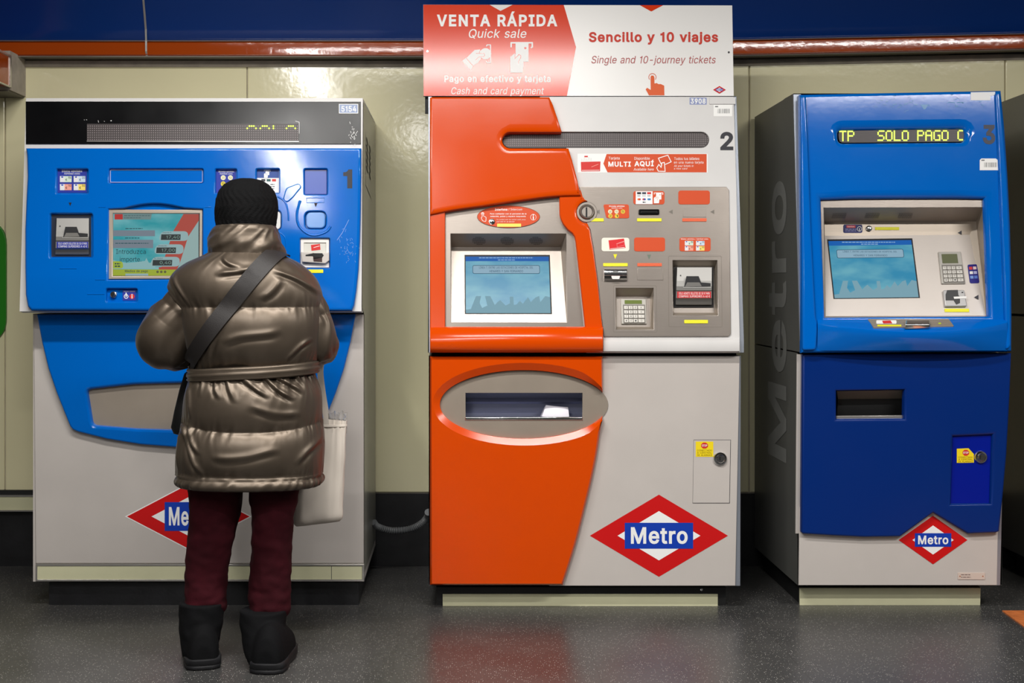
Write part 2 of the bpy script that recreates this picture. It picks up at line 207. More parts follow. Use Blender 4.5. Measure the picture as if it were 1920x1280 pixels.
# letter outlines: character | advance | contours (outer ones and holes), 500 units to the em
GLYPHS = {}
for row in """*|227|101,111 103,165 57,136 45,158 93,183 45,208 57,229 103,200 101,254 125,254 123,200 169,229 181,208 133,183 181,158 169,136 123,165 125,111
,|94|19,-60 34,36 68,36 42,-60
-|227|168,122 168,94 57,94 57,122
.|94|48,-2 31,4 25,20 31,37 48,43 64,37 71,20 64,4
/|125|117,266 36,-38 7,-38 89,266
0|227|113,-3 87,0 65,12 47,31 34,57 27,89 24,127 27,165 35,197 48,223 65,242 87,254 113,258 139,254 161,242 179,223 192,197 200,165 203,127 200,89 192,57 179,31 162,12 140,0;113,25 131,28 145,37 157,52 165,72 172,127 165,182 157,203 145,218 131,227 113,230 96,227 82,218 70,203 62,182 55,127 62,72 70,52 82,37 96,28
1|150|78,0 110,0 110,254 86,254 77,236 62,222 42,214 24,212 24,188 78,188
2|227|32,0 32,24 117,114 141,141 155,163 160,186 154,209 137,224 112,230 86,224 69,207 64,181 33,181 35,202 43,221 55,237 72,248 91,255 112,258 134,255 153,248 169,237 181,223 188,205 191,186 185,159 168,129 133,90 76,30 76,28 195,28 195,0
3|227|109,-3 66,5 49,15 35,29 26,46 22,66 55,66 63,44 83,30 109,25 138,30 157,46 165,72 158,98 137,117 101,124 78,124 78,150 144,224 144,226 35,226 35,254 186,254 186,230 106,139 106,144 132,144 154,138 172,127 185,111 194,93 196,72 194,51 185,33 172,18 154,6 133,-1
4|227|20,53 20,79 123,254 155,254 54,83 54,81 207,81 207,53;141,0 141,61 141,73 141,159 171,159 171,0
5|227|111,-3 89,-1 70,6 54,16 41,30 33,47 30,65 61,65 69,44 87,30 111,25 138,32 157,52 164,81 157,111 137,131 109,138 84,134 64,123 34,126 48,254 183,254 183,226 75,226 67,151 68,151 89,162 115,167 147,160 172,143 189,116 195,82 193,58 184,38 171,21 154,8 134,-1
6|227|113,-3 91,-1 71,7 55,20 42,37 34,58 32,81 40,119 69,170 126,254 161,254 75,131 73,131 83,144 98,153 117,157 139,155 158,147 173,136 185,120 192,101 194,79 192,56 184,36 171,20 155,7 135,-1;113,24 139,31 157,51 164,79 157,107 139,126 113,133 87,126 69,107 62,79 69,51 87,31
7|227|48,0 162,224 162,226 31,226 31,254 195,254 195,224 82,0
8|227|113,-3 89,-1 68,6 50,17 37,31 29,48 26,68 33,98 51,121 76,132 76,133 59,141 46,154 38,171 35,190 38,209 45,225 57,239 73,249 92,256 113,258 134,256 153,249 169,239 181,225 188,209 191,190 188,171 180,154 167,141 150,133 150,132 176,121 194,98 200,68 198,48 189,31 176,17 158,6 137,-1;113,25 142,30 161,46 168,69 161,94 141,111 113,118 85,111 65,94 58,69 64,46 84,30;113,145 137,150 154,165 160,188 154,210 138,225 113,230 89,225 72,210 66,188 72,165 89,150
9|227|113,258 135,255 155,247 171,234 184,217 192,197 194,173 186,135 158,84 100,0 65,0 151,124 154,124 144,111 128,101 109,97 87,100 69,107 53,119 41,134 34,154 32,176 34,198 42,218 55,235 71,247 91,255;113,230 87,223 69,204 63,176 69,148 87,129 113,122 139,129 157,147 164,175 157,204 139,223
:|94|48,-2 31,4 25,20 31,37 48,43 64,37 71,20 64,4;48,135 31,142 25,158 31,174 48,181 64,174 71,158 64,142
<|227|33,89 33,110 194,192 194,158 71,100 72,102 72,97 71,99 194,40 194,8
A|240|8,0 101,254 138,254 231,0 198,0 144,151 132,186 116,239 123,239 106,185 95,151 43,0;55,71 55,99 185,99 185,71
B|228|30,0 30,254 121,254 145,252 164,245 180,235 190,221 197,205 199,187 193,160 178,143 157,133 157,131 182,123 201,102 209,68 207,50 200,33 189,20 172,9 151,2 123,0;62,29 122,29 148,31 165,40 175,53 178,68 171,92 153,109 124,115 62,115;62,143 119,143 144,148 162,163 168,186 165,202 156,214 141,223 120,226 62,226
C|255|134,-3 103,1 75,12 52,32 35,58 24,90 20,127 24,165 35,197 52,223 75,242 103,254 134,258 170,252 201,236 224,209 236,174 204,174 195,197 179,214 158,224 134,228 111,225 92,216 75,202 62,182 54,157 52,127 54,97 63,72 75,53 92,38 112,29 134,26 158,30 179,40 195,57 204,80 236,80 224,45 201,19 170,2
D|251|109,0 48,0 48,29 107,29 136,31 159,40 177,55 189,75 197,99 200,128 197,156 190,180 177,200 160,214 138,223 110,226 47,226 47,254 113,254 147,251 176,239 200,221 217,196 227,164 231,128 227,91 217,59 199,34 175,15 145,4;62,254 62,0 30,0 30,254
E|209|30,0 30,254 186,254 186,226 62,226 62,143 178,143 178,114 62,114 62,29 188,29 188,0
F|205|30,0 30,254 185,254 185,226 62,226 62,139 173,139 173,111 62,111 62,0
G|260|134,-3 102,1 75,13 52,32 35,58 24,90 20,127 24,165 35,197 52,223 74,242 102,254 132,258 170,252 202,235 225,208 237,174 204,174 194,197 178,213 158,224 133,228 111,225 92,216 75,202 62,182 54,157 52,127 54,97 63,72 75,53 92,38 112,29 134,26 155,29 172,36 187,47 198,62 205,80 207,101 217,100 141,100 141,128 239,128 239,100 236,71 225,45 209,25 188,9 163,0
H|258|30,0 30,254 62,254 62,144 196,144 196,254 228,254 228,0 196,0 196,116 62,116 62,0
I|150|16,0 16,29 59,29 59,226 16,226 16,254 135,254 135,226 91,226 91,29 135,29 135,0
L|196|30,0 30,254 62,254 62,29 181,29 181,0
M|314|30,0 30,254 76,254 139,94 144,79 150,61 156,42 161,24 154,24 159,41 165,61 171,79 176,94 238,254 284,254 284,0 252,0 252,145 252,163 253,184 253,207 253,229 256,229 249,205 241,181 234,161 228,145 171,0 143,0 85,145 80,160 72,181 65,204 56,229 59,229 60,208 60,186 61,164 61,145 61,0
N|262|30,0 30,254 68,254 172,91 181,75 194,53 207,27 202,27 200,54 200,79 199,97 199,254 232,254 232,0 193,0 101,145 89,165 74,191 54,226 60,227 61,192 62,164 62,145 62,0
O|267|133,-3 103,1 75,12 52,32 35,58 24,90 20,127 24,165 35,197 52,223 75,242 103,254 133,258 164,254 192,242 215,223 232,197 243,165 247,127 243,90 232,58 215,32 192,12 164,1;133,26 155,29 175,38 191,52 204,72 212,97 215,127 212,157 204,182 191,202 175,216 155,225 133,228 112,225 92,216 75,202 63,182 54,157 52,127 54,97 63,72 75,52 92,38 112,29
P|222|30,0 30,254 118,254 144,252 166,244 183,231 195,215 202,195 204,174 202,152 195,133 183,116 166,104 144,96 118,93 55,93 55,121 116,121 149,128 167,147 172,174 167,201 148,219 116,226 62,226 62,0
Q|267|123,80 156,80 185,42 192,32 234,-24 200,-24 173,13 166,23;133,-3 103,1 75,12 52,32 35,58 24,90 20,127 24,165 35,197 52,223 75,242 103,254 133,258 164,254 192,242 215,223 232,197 243,165 247,127 243,90 232,58 215,32 192,12 164,1;133,26 155,29 175,38 191,52 204,72 212,97 215,127 212,157 204,182 191,202 175,216 155,225 133,228 112,225 92,216 75,202 63,182 54,157 52,127 54,97 63,72 75,52 92,38 112,29
R|224|30,0 30,254 118,254 145,252 167,244 183,232 195,217 202,198 205,176 202,154 195,136 183,120 166,109 145,101 118,99 48,99 48,128 117,128 149,133 167,150 173,176 167,202 149,220 116,226 62,226 62,0;177,0 115,115 151,115 214,0
S|223|112,-4 86,-2 64,5 46,15 32,30 23,48 19,68 52,68 62,44 83,29 112,25 143,30 165,46 173,70 166,89 148,102 122,111 92,120 64,130 43,145 30,163 26,186 29,206 37,224 51,238 69,249 90,256 114,258 137,256 158,249 175,238 189,224 197,208 200,189 169,189 163,206 151,219 134,227 112,229 84,224 64,209 58,188 60,176 65,167 85,154 106,147 132,140 156,132 179,119 197,99 204,69 201,50 193,32 180,17 162,5 139,-2
T|224|16,226 16,254 208,254 208,226 128,226 128,0 96,0 96,226
U|259|129,-4 101,-1 77,8 57,22 42,40 33,62 30,87 30,254 62,254 62,89 70,57 80,44 94,34 110,28 129,26 149,28 165,34 179,44 188,57 196,89 196,254 229,254 229,87 226,62 216,40 201,22 182,8 157,-1
V|240|102,0 8,254 42,254 96,103 108,69 124,15 117,15 133,69 145,103 197,254 231,254 139,0
X|237|9,0 109,142 109,118 15,254 52,254 89,200 102,181 112,164 122,146 116,146 126,164 136,181 149,200 187,254 223,254 129,119 129,143 228,0 191,0 146,65 134,83 125,98 115,116 122,116 113,98 103,83 91,65 46,0
Y|236|102,0 102,104 8,254 46,254 96,172 111,146 125,115 112,115 126,146 140,172 191,254 228,254 134,104 134,0
a|195|80,-4 47,2 24,22 17,37 15,54 22,80 39,97 63,105 89,110 117,113 133,117 138,127 138,128 133,148 120,161 98,165 75,161 59,150 50,137 20,146 39,173 66,188 97,192 119,190 143,180 161,160 168,126 168,0 138,0 138,26 136,26 126,12 108,1;85,23 114,29 132,47 138,69 138,95 130,91 116,88 100,86 88,84 67,79 52,70 46,52 51,36 65,26
b|212|115,-4 86,2 69,16 59,29 56,29 56,0 26,0 26,254 57,254 57,160 59,160 69,173 86,186 115,192 137,189 156,180 173,166 185,146 193,122 195,94 193,66 185,42 173,23 157,8 137,-1;110,23 126,26 140,33 158,58 164,95 158,131 140,156 126,163 110,165 94,163 81,156 62,131 56,95 63,58 81,32 94,26
c|198|104,-4 79,-1 58,8 41,23 28,43 20,66 17,94 20,122 28,146 41,165 58,180 79,189 104,192 130,189 153,178 170,161 181,138 151,131 145,145 135,155 121,162 104,165 86,162 73,155 54,129 48,94 54,59 73,33 86,26 104,23 121,26 135,33 146,44 152,59 181,51 171,28 153,11 130,0
d|212|98,-4 75,-1 56,8 40,23 27,42 20,66 17,94 20,122 27,146 40,166 56,180 75,189 98,192 126,186 144,173 153,160 155,160 155,254 186,254 186,0 156,0 156,29 153,29 143,16 126,2;102,23 118,26 132,32 150,58 156,95 150,131 132,156 118,163 102,165 86,163 72,156 54,131 48,95 54,58 73,33 86,26
e|202|106,-4 80,-1 58,8 41,23 28,42 20,66 17,93 20,121 28,145 40,165 58,180 78,189 103,192 133,187 160,170 179,141 186,97 186,85 37,85 37,110 169,110 155,101 149,134 131,157 118,163 103,165 87,163 73,157 54,135 48,105 48,89 55,53 64,40 76,31 106,23 127,26 143,36 153,53 182,45 168,20 141,2
f|127|114,190 114,164 3,164 3,190;40,0 40,216 48,243 68,259 94,265 111,263 121,260 114,234 107,236 97,237 85,235 77,230 71,209 71,0
g|213|103,-75 67,-70 41,-55 25,-35 51,-20 61,-33 77,-44 103,-49 124,-46 141,-38 152,-23 156,-3 156,34 153,34 143,21 126,8 97,2 76,5 56,13 40,27 28,45 20,68 17,96 20,123 27,147 40,166 56,180 76,189 98,192 127,186 144,173 154,159 157,159 157,190 186,190 186,-4 183,-27 175,-45 162,-59 145,-68;102,30 118,32 132,38 150,61 156,96 150,132 132,156 119,163 102,165 86,163 73,156 54,131 48,96 54,61 73,38 86,32
h|205|57,113 57,0 26,0 26,254 57,254 57,144 51,144 62,166 76,181 94,189 114,192 148,184 161,174 170,160 177,142 179,120 179,0 148,0 148,118 145,137 136,152 123,161 105,165 80,159 63,141
i|83|26,0 26,190 57,190 57,0;42,221 27,227 21,242 27,256 42,262 57,256 63,242 57,227
j|83|26,190 57,190 57,-15 51,-45 32,-65 2,-71 -5,-71 -5,-43 1,-43 12,-42 20,-36 26,-15;42,221 27,227 20,242 27,256 42,262 57,256 63,242 57,227
k|190|55,68 55,106 60,106 142,190 180,190 92,100 89,100;26,0 26,254 57,254 57,0;147,0 74,93 96,114 186,0
l|95|70,-1 50,2 37,10 29,24 26,42 26,254 57,254 57,49 60,31 73,26 80,26 85,27 90,1 81,0
m|305|26,0 26,190 56,190 56,148 54,148 66,173 86,188 110,193 129,190 144,180 154,166 160,147 156,147 169,172 190,187 218,193 249,186 261,177 270,164 276,148 278,128 278,0 248,0 248,127 245,145 236,156 224,163 209,165 187,160 173,145 168,124 168,0 137,0 137,130 134,144 126,156 115,163 100,165 79,160 63,145 57,119 57,0
n|205|57,113 57,0 26,0 26,190 56,190 56,144 51,144 62,166 76,181 94,189 114,192 147,184 160,174 170,160 176,142 179,120 179,0 148,0 148,118 145,137 136,152 123,161 105,165 80,159 63,141
o|208|104,-4 79,-1 58,8 41,23 28,43 20,66 17,94 20,122 28,146 41,165 58,180 79,189 104,192 128,189 149,180 167,165 180,146 188,122 191,94 188,66 180,43 167,23 149,8 128,-1;104,23 121,26 135,33 154,59 160,94 154,129 135,155 121,162 104,165 86,162 73,155 54,129 48,94 54,59 73,33 86,26
p|212|26,-71 26,190 56,190 56,160 59,160 69,173 86,186 115,192 137,189 156,180 173,166 185,146 193,122 195,94 193,66 185,42 173,23 157,8 137,-1 115,-4 86,2 69,16 59,29 57,29 57,-71;110,23 126,26 140,33 158,58 164,95 158,131 140,156 126,163 110,165 94,163 81,156 62,131 56,95 63,58 81,32 94,26
q|212|186,-71 155,-71 155,29 153,29 143,16 126,2 98,-4 75,-1 56,8 40,23 27,42 20,66 17,94 20,122 27,146 40,166 56,180 75,189 98,192 126,186 144,173 153,160 156,160 156,190 186,190;102,23 118,26 132,32 150,58 156,95 150,131 132,156 118,163 102,165 86,163 72,156 54,131 48,95 54,58 73,33 86,26
r|130|26,0 26,190 56,190 56,160 58,160 65,173 76,184 90,190 107,192 115,192 122,192 122,161 115,162 103,163 80,157 63,142 57,118 57,0
s|182|91,-4 56,2 31,19 18,47 47,53 53,40 62,30 91,23 108,25 122,31 131,40 134,51 127,68 106,78 75,85 52,93 36,104 27,119 23,137 26,152 33,166 58,185 94,192 127,186 149,170 162,145 134,139 121,158 110,164 94,166 78,164 65,158 57,150 54,139 62,122 86,111 115,105 137,97 153,86 162,71 166,53 163,37 156,24 145,12 130,3
t|114|102,190 102,164 3,164 3,190;32,236 63,236 63,49 68,31 85,25 93,26 101,27 107,1 96,-1 84,-2 62,1 46,11 36,26 32,46
u|205|91,-3 57,5 44,15 35,29 28,47 26,69 26,190 57,190 57,72 60,52 68,37 82,28 100,25 125,31 142,48 148,76 148,190 179,190 179,0 149,0 149,46 154,46 143,23 129,8 111,0
v|195|81,0 9,190 42,190 83,78 93,43 103,10 92,10 101,43 112,78 152,190 186,190 113,0
w|284|69,0 11,190 44,190 67,107 77,68 88,21 82,21 93,67 103,107 126,190 158,190 181,107 191,68 201,21 196,21 206,68 217,107 240,190 272,190 215,0 184,0 159,86 152,112 145,140 138,169 145,169 138,140 131,112 124,86 99,0
x|189|10,0 86,109 86,86 14,190 50,190 74,153 90,127 104,103 88,103 101,127 117,153 141,190 176,190 104,84 104,107 179,0 143,0 115,43 100,68 86,91 102,91 89,68 74,43 46,0
y|195|24,-69 31,-43 36,-44 52,-44 65,-37 75,-18 81,-1 9,190 42,190 83,78 93,43 103,10 92,10 101,43 112,78 153,190 186,190 102,-29 88,-54 70,-68 46,-73 32,-72
z|190|21,0 21,23 127,160 127,161 24,161 24,190 166,190 166,165 63,30 63,28 169,28 169,0
Á|240|8,0 101,254 138,254 231,0 198,0 144,151 132,186 116,239 123,239 106,185 95,151 43,0;55,71 55,99 185,99 185,71;106,279 130,329 164,329 131,279
Í|150|16,0 16,29 59,29 59,226 16,226 16,254 135,254 135,226 91,226 91,29 135,29 135,0;62,279 86,329 120,329 87,279
ó|208|104,-4 79,-1 58,8 41,23 28,43 20,66 17,94 20,122 28,146 41,165 58,180 79,189 104,192 128,189 149,180 167,165 180,146 188,122 191,94 188,66 180,43 167,23 149,8 128,-1;104,23 121,26 135,33 154,59 160,94 154,129 135,155 121,162 104,165 86,162 73,155 54,129 48,94 54,59 73,33 86,26;90,214 114,265 148,265 115,214
€|232|182,164 170,140 8,140 17,164;160,115 149,90 8,90 17,115;212,232 199,205 183,217 165,225 144,228 124,225 107,216 92,202 80,182 73,157 71,127 73,97 80,72 92,52 107,38 124,29 144,26 165,29 183,37 198,48 211,21 180,3 144,-3 115,1 90,12 68,32 52,57 42,89 39,127 42,165 52,197 68,223 90,242 115,254 144,258 180,251""".split('\n'):
    ch, adv, cons = row.split('|')
    GLYPHS[ch] = (int(adv), [[tuple(map(int, p.split(','))) for p in c.split(' ')] for c in cons.split(';')])
def winding(p, poly_):
    r = 0; n = len(poly_)
    for i in range(n):
        a, b = poly_[i], poly_[(i + 1) % n]; cr = (b[0] - a[0]) * (p[1] - a[1]) - (p[0] - a[0]) * (b[1] - a[1])
        if a[1] <= p[1] < b[1] and cr > 0: r += 1
        if b[1] <= p[1] < a[1] and cr < 0: r -= 1
    return r
_text = {}
def text2d(s, bold=0.0, shear=0.0, space=1.0):
    """triangles of a line of lettering in its own unit box, and the width to height ratio"""
    key = (s, bold, shear, space)
    if key in _text: return _text[key]
    V, T, x = [], [], 0.0
    for ch in s:
        if ch == ' ': x += 130 * space; continue
        adv, cons = GLYPHS[ch]; big = max(cons, key=lambda c: abs(area2(c))); sg = 1 if area2(big) > 0 else -1
        L = [(c if sg > 0 else c[::-1]) for c in cons]
        if bold: L = [inset(c, [-bold * 500] * len(c)) for c in L]
        pts, ed = [], []
        for c in L: n0 = len(pts); pts += [Vector(p) for p in c]; ed += [(n0 + i, n0 + (i + 1) % len(c)) for i in range(len(c))]
        rv, _, rf = delaunay_2d_cdt(pts, ed, [], 0, 0.01)[:3]; k = len(V)
        V += [(x + p[0] + shear * p[1], p[1]) for p in rv]
        for t in rf:
            g = (sum(rv[i][0] for i in t) / len(t), sum(rv[i][1] for i in t) / len(t))
            if sum(winding(g, c) for c in L) > 0: T.append(tuple(k + q for q in t))
        x += (adv + bold * 900) * space
    xs = [v[0] for v in V]; ys = [v[1] for v in V]; x0, x1, y0, y1 = min(xs), max(xs), min(ys), max(ys)
    _text[key] = ([((p - x0) / (x1 - x0), (q - y0) / (y1 - y0)) for p, q in V], T, (x1 - x0) / (y1 - y0))
    return _text[key]

class MB:                                     # collects faces of several materials into ONE mesh object
    def __init__(s): s.v = []; s.f = []; s.fm = []; s.fs = []; s.mats = []
    def mi(s, m):
        if m not in s.mats: s.mats.append(m)
        return s.mats.index(m)
    def add(s, pts): k = len(s.v); s.v.extend(Vector(p) for p in pts); return list(range(k, k + len(pts)))
    def face(s, idx, m, smooth=False): s.f.append(tuple(idx)); s.fm.append(s.mi(m)); s.fs.append(smooth)
    def quad(s, a, b, c, d, m): s.face(s.add([a, b, c, d]), m)
    def strip(s, A, B, m, smooth=True, closed=True):
        n = len(A)
        for i in range(n if closed else n - 1): s.face((A[i], A[(i + 1) % n], B[(i + 1) % n], B[i]), m, smooth)
    def fill(s, loops, pl, m):                # flat cap with holes: loops are index lists
        pts = [[Vector((*pl.uv(s.v[i]), 0)) for i in L] for L in loops]
        flat_ = [i for L in loops for i in L]
        for t in tessellate_polygon(pts):
            if len(set(t)) == 3: s.face([flat_[k] for k in t], m)
    def poly(s, pl, pts, m, off=0.0006): L = s.add([pl.pt(p[0], p[1], off) for p in pts]); s.fill([L], pl, m)
    def rect(s, pl, x0, y0, x1, y1, m, off=0.0006): s.face(s.add([pl.pt(*p, off) for p in ((x0, y0), (x1, y0), (x1, y1), (x0, y1))]), m)
    def line(s, pl, pts, wpx, m, off=0.0008, closed=False):
        n = len(pts)
        for i in range(n if closed else n - 1):
            a, b = Vector(pts[i][:2]), Vector(pts[(i + 1) % n][:2]); d = (b - a).normalized() if (b - a).length else Vector((1, 0)); q = Vector((-d.y, d.x)) * wpx / 2; e = d * wpx * .3
            s.face(s.add([pl.pt(*p, off + (i % 4) * 6e-5) for p in (a - e + q, b + e + q, b + e - q, a - e - q)]), m)
    def text(s, pl, st, x0, y0, x1, y1, m, bold=0.0, shear=0.0, off=0.0009, space=1.0, keep=False, rot=False):
        vs_, fs, asp = text2d(st, bold, shear, space)
        if keep: xm = (x0 + x1) / 2; hw = (y1 - y0) * asp / 2; x0, x1 = xm - hw, xm + hw
        L = s.add([pl.pt(x0 + (x1 - x0) * a, y1 + (y0 - y1) * b, off) for a, b in vs_])
        for f in fs: s.face([L[i] for i in f], m)
    def prism(s, pl, outline, m, front=0.01, depth=0.01, bevel=0.003, seg=4, holes=(), cap=None, round_=True):
        """outline: pixel points, optional third number = bevel width in pixels. holes: (points, bevel width m, bevel depth m[, hole depth]).  The pixel outline is the base contour of the bevel."""
        loops = []
        def ring(pts, sign, bw, bd, back):
            base = [pl.uv(pl.pt(p[0], p[1], front)) for p in pts]
            pxm = (pl.p - EYE).length / F
            wd = [p[2] * pxm if len(p) > 2 else bw for p in pts]
            tg = [pl.uv(pl.pt(p[3], p[4], front)) if len(p) > 4 else None for p in pts]
            if (area2(base) < 0): base.reverse(); wd.reverse(); tg.reverse()
            L0 = s.add([pl.xyz(u, v, back) for u, v in base]); L1 = s.add([pl.xyz(u, v, front - bd) for u, v in base])
            s.strip(L0, L1, m, True); prev = L1
            if bw > 0:
                for k in range(1, seg + 1):
                    t = k / seg
                    if round_: a = t * PI / 2; fi, fw = 1 - math.cos(a), math.sin(a)
                    else: fi = fw = t
                    q = [(e[0] + (g[0] - e[0]) * fi, e[1] + (g[1] - e[1]) * fi) if g else o for o, g, e in zip(inset(base, [x * fi * sign for x in wd]), tg, base)]
                    L = s.add([pl.xyz(u, v, front - bd + bd * fw) for u, v in q]); s.strip(prev, L, m, True); prev = L
            return prev
        loops.append(ring(outline, 1, bevel, min(bevel, depth), front - depth))
        for h in holes: loops.append(ring(h[0], -1, h[1], h[2], front - (h[3] if len(h) > 3 else depth)))
        s.fill(loops, pl, cap or m)
    def loft(s, rings, m, closed=True, cap0=False, cap1=False):
        L = [s.add(r) for r in rings]
        for a, b in zip(L, L[1:]): s.strip(a, b, m, True, closed)
        if cap0: s.face(L[0][::-1], m, True)
        if cap1: s.face(L[-1], m, True)
        return L
    def tube(s, pts, rad, m, n=10, caps=True):
        rings = []; N = len(pts); pts = [Vector(p) for p in pts]; up = None
        for i in range(N):
            t = (pts[min(i + 1, N - 1)] - pts[max(i - 1, 0)]).normalized()
            if up is None: up = t.orthogonal().normalized()
            up = (up - t * up.dot(t)).normalized(); sd = t.cross(up); r = rad[i] if isinstance(rad, (list, tuple)) else rad
            rings.append([pts[i] + (up * math.cos(2 * PI * k / n) + sd * math.sin(2 * PI * k / n)) * r for k in range(n)])
        s.loft(rings, m, True, caps, caps)
    def box(s, x0, y0, z0, x1, y1, z1, m):
        P = s.add([(x, y, z) for x in (x0, x1) for y in (y0, y1) for z in (z0, z1)])
        for f in ((0, 1, 3, 2), (4, 6, 7, 5), (0, 4, 5, 1), (2, 3, 7, 6), (0, 2, 6, 4), (1, 5, 7, 3)): s.face([P[i] for i in f], m)
    def sidesweep(s, prof, x0, x1, m, caps=True, smooth=False, openfront=False):   # profile of (Y, z) swept along X; x0/x1 numbers or lists
        n = len(prof); X0 = x0 if isinstance(x0, list) else [x0] * n; X1 = x1 if isinstance(x1, list) else [x1] * n
        A = s.add([(X0[i], p[0], p[1]) for i, p in enumerate(prof)]); B = s.add([(X1[i], p[0], p[1]) for i, p in enumerate(prof)])
        if openfront: s.strip(A[1:] + A[:1], B[1:] + B[:1], m, smooth, False)
        else: s.strip(A, B, m, smooth)
        if caps:
            for L in (A, B):
                for t in tessellate_polygon([[Vector((p[0], p[1], 0)) for p in prof]]): s.face([L[k] for k in t], m)
    def lathe(s, c, ax, prof, m, n=24):       # prof: (radius, height along ax)
        ax = Vector(ax).normalized(); a = ax.orthogonal().normalized(); b = ax.cross(a); c = Vector(c)
        rings = [[c + ax * h + (a * math.cos(2 * PI * k / n) + b * math.sin(2 * PI * k / n)) * max(r, 1e-5) for k in range(n)] for r, h in prof]
        s.loft(rings, m, True, False, True)
    def build(s, name, parent=None, label=None, sharp=38, **props):
        o = bpy.data.objects.new(name, bpy.data.meshes.new(name)); me = o.data
        org = Vector((0, 0, 0)); q = parent
        while q is not None: org += q.location; q = q.parent
        if parent is None and props.get('base'): org = Vector(props['base']); o.location = org
        me.from_pydata([tuple(v - org) for v in s.v], [], s.f)
        for m in s.mats: me.materials.append(m)
        me.polygons.foreach_set('material_index', s.fm); me.polygons.foreach_set('use_smooth', s.fs)
        bm = bmesh.new(); bm.from_mesh(me); bmesh.ops.recalc_face_normals(bm, faces=bm.faces); bm.to_mesh(me); bm.free()
        me.update()
        if sharp:
            me.set_sharp_from_angle(angle=math.radians(sharp))
            me.polygons.foreach_set('use_smooth', s.fs)
        COL.objects.link(o); o.parent = parent
        if label: o['label'] = label
        for k in ('kind', 'category', 'group'):
            if k in props: o[k] = props[k]
        return o
def thing(name, label, cat, base, group=None):
    o = bpy.data.objects.new(name, None); o.empty_display_size = 0.1; COL.objects.link(o); o.location = base
    o['label'] = label; o['category'] = cat
    if group: o['group'] = group
    return o
def part(name, parent, fn, label=None, **k):
    b = MB(); fn(b); return b.build(name, parent, label, **k)

# ------------------------------------------------------------------ the setting
def structure(name, fn, **k): return part(name, None, fn, kind='structure', **k)
ZT = H + (CY - 127) / F * 5.52                # top of the cream panels
structure('floor', lambda b: b.box(-7, -12, -0.06, 7, 0.80, 0, FLOOR))
structure('ceiling', lambda b: b.box(-7, -12, 2.95, 7, 1.0, 3.05, mat('dark_ceiling', (96, 96, 98), rough=0.7, var=(3, 0.2))))
structure('wall_front', lambda b: b.box(-7, -12.1, 0, 7, -12, 2.95, mat('hall_wall', (70, 69, 64), rough=0.5, var=(2, 0.1))))
WY = 0.72
def wall_back(b):
    xs = [-7.0] + [(q - CX) / F * 5.52 for q in (-462, 9, 463, 934, 1405, 1885, 2366)] + [7.0]
    for x0, x1 in zip(xs, xs[1:]):
        g = 0.0022
        A = [(x0 + g, 0.306), (x1 - g, 0.306), (x1 - g, ZT + .1), (x0 + g, ZT + .1)]
        o = b.add([(x, WY + 0.012, z) for x, z in A]); m = b.add([(x, WY + 0.003, z) for x, z in A])
        i = b.add([(x + (0.004 if k in (0, 3) else -0.004), WY, z + (0.004 if k < 2 else -0.004)) for k, (x, z) in enumerate(A)])
        b.strip(o, m, CREAM); b.strip(m, i, CREAM); b.face(i, CREAM)
    b.box(-7, WY + 0.010, 0, 7, WY + 0.1, 2.95, GRIME)
structure('wall_back', wall_back)
structure('baseboard_back', lambda b: b.box(-7, WY + 0.004, 0.0, 7, WY + 0.0099, 0.300, PLINTH))
def kick(b):
    z0, z1 = H + (CY - 955) / F * 5.5, H + (CY - 930) / F * 5.5
    b.box(-7, WY - 0.03, z0, -1.35, WY + 0.004, z1, CREAMK); b.box(-7, WY - 0.034, z1, -1.35, WY + 0.004, z1 + .006, ALU); b.box(-7, WY - 0.034, z0 - .006, -1.35, WY + 0.004, z0, ALU)
    b.box(-7, WY - 0.02, z1 + .006, -1.35, WY + .004, z1 + 0.024, BLACKM)
structure('baseboard_left', kick)
FY = 0.62                                     # front of the overhanging fascia
def zf(py, Y=FY): return H + (CY - py) / F * (Y + D)
ST = [(-7.0, 0), ((1150 - CX) / F * 5.42, 0), ((1400 - CX) / F * 5.42, 2), ((1650 - CX) / F * 5.42, 7), ((1920 - CX) / F * 5.42, 13), (7.0, 60)]
def along(b, prof, m, smooth=True):           # a profile of (Y, pixel row) carried along the fascia, which rises slightly to the right
    rings = [b.add([(x, Y, zf(py - dy, Y)) for Y, py in prof]) for x, dy in ST]
    for A, B in zip(rings, rings[1:]): b.strip(A, B, m, smooth, False)
def fascia_orange(b):
    along(b, [(FY + .16, 104), (FY + .012, 105.5), (FY + .003, 104.4), (FY - .0036, 102), (FY - .0042, 91), (FY - .0034, 80.5), (FY + .002, 78.5), (FY + .008, 77.5)], FORANGE)
structure('trim_1', fascia_orange)
def fascia_blue(b):
    pts = [(FY + .006, 75.5), (FY - 0.001, 72), (FY - .012, 55), (FY - .030, 30), (FY - .052, 2), (FY - .085, -35), (FY - .12, -75), (FY - .17, -130)]
    along(b, pts, NAVY)
structure('trim_2', fascia_blue)
def fascia_edge(b):
    along(b, [(FY + .010, 78.2), (FY - .006, 77.6), (FY - .009, 76.4), (FY - .006, 75.2), (FY + .010, 74.8)], ALU)
    along(b, [(FY + .013, 107), (FY + .001, 106.6), (FY - .001, 105.4), (FY + .001, 104.4), (FY + .012, 104.2)], ALU)
    x = (274 - CX) / F * 5.41
    pr = [(FY + .004, 107), (FY - .010, 96), (FY - .011, 84), (FY - .011, 76), (FY - .016, 55), (FY - .034, 30), (FY - .056, 2), (FY - .089, -35), (FY - .124, -75)]
    for (Y0, p0), (Y1, p1) in zip(pr, pr[1:]): b.quad((x - .004, Y0, zf(p0, Y0)), (x + .004, Y0, zf(p0, Y0)), (x + .004, Y1, zf(p1, Y1)), (x - .004, Y1, zf(p1, Y1)), ALU)
structure('trim_3', fascia_edge)
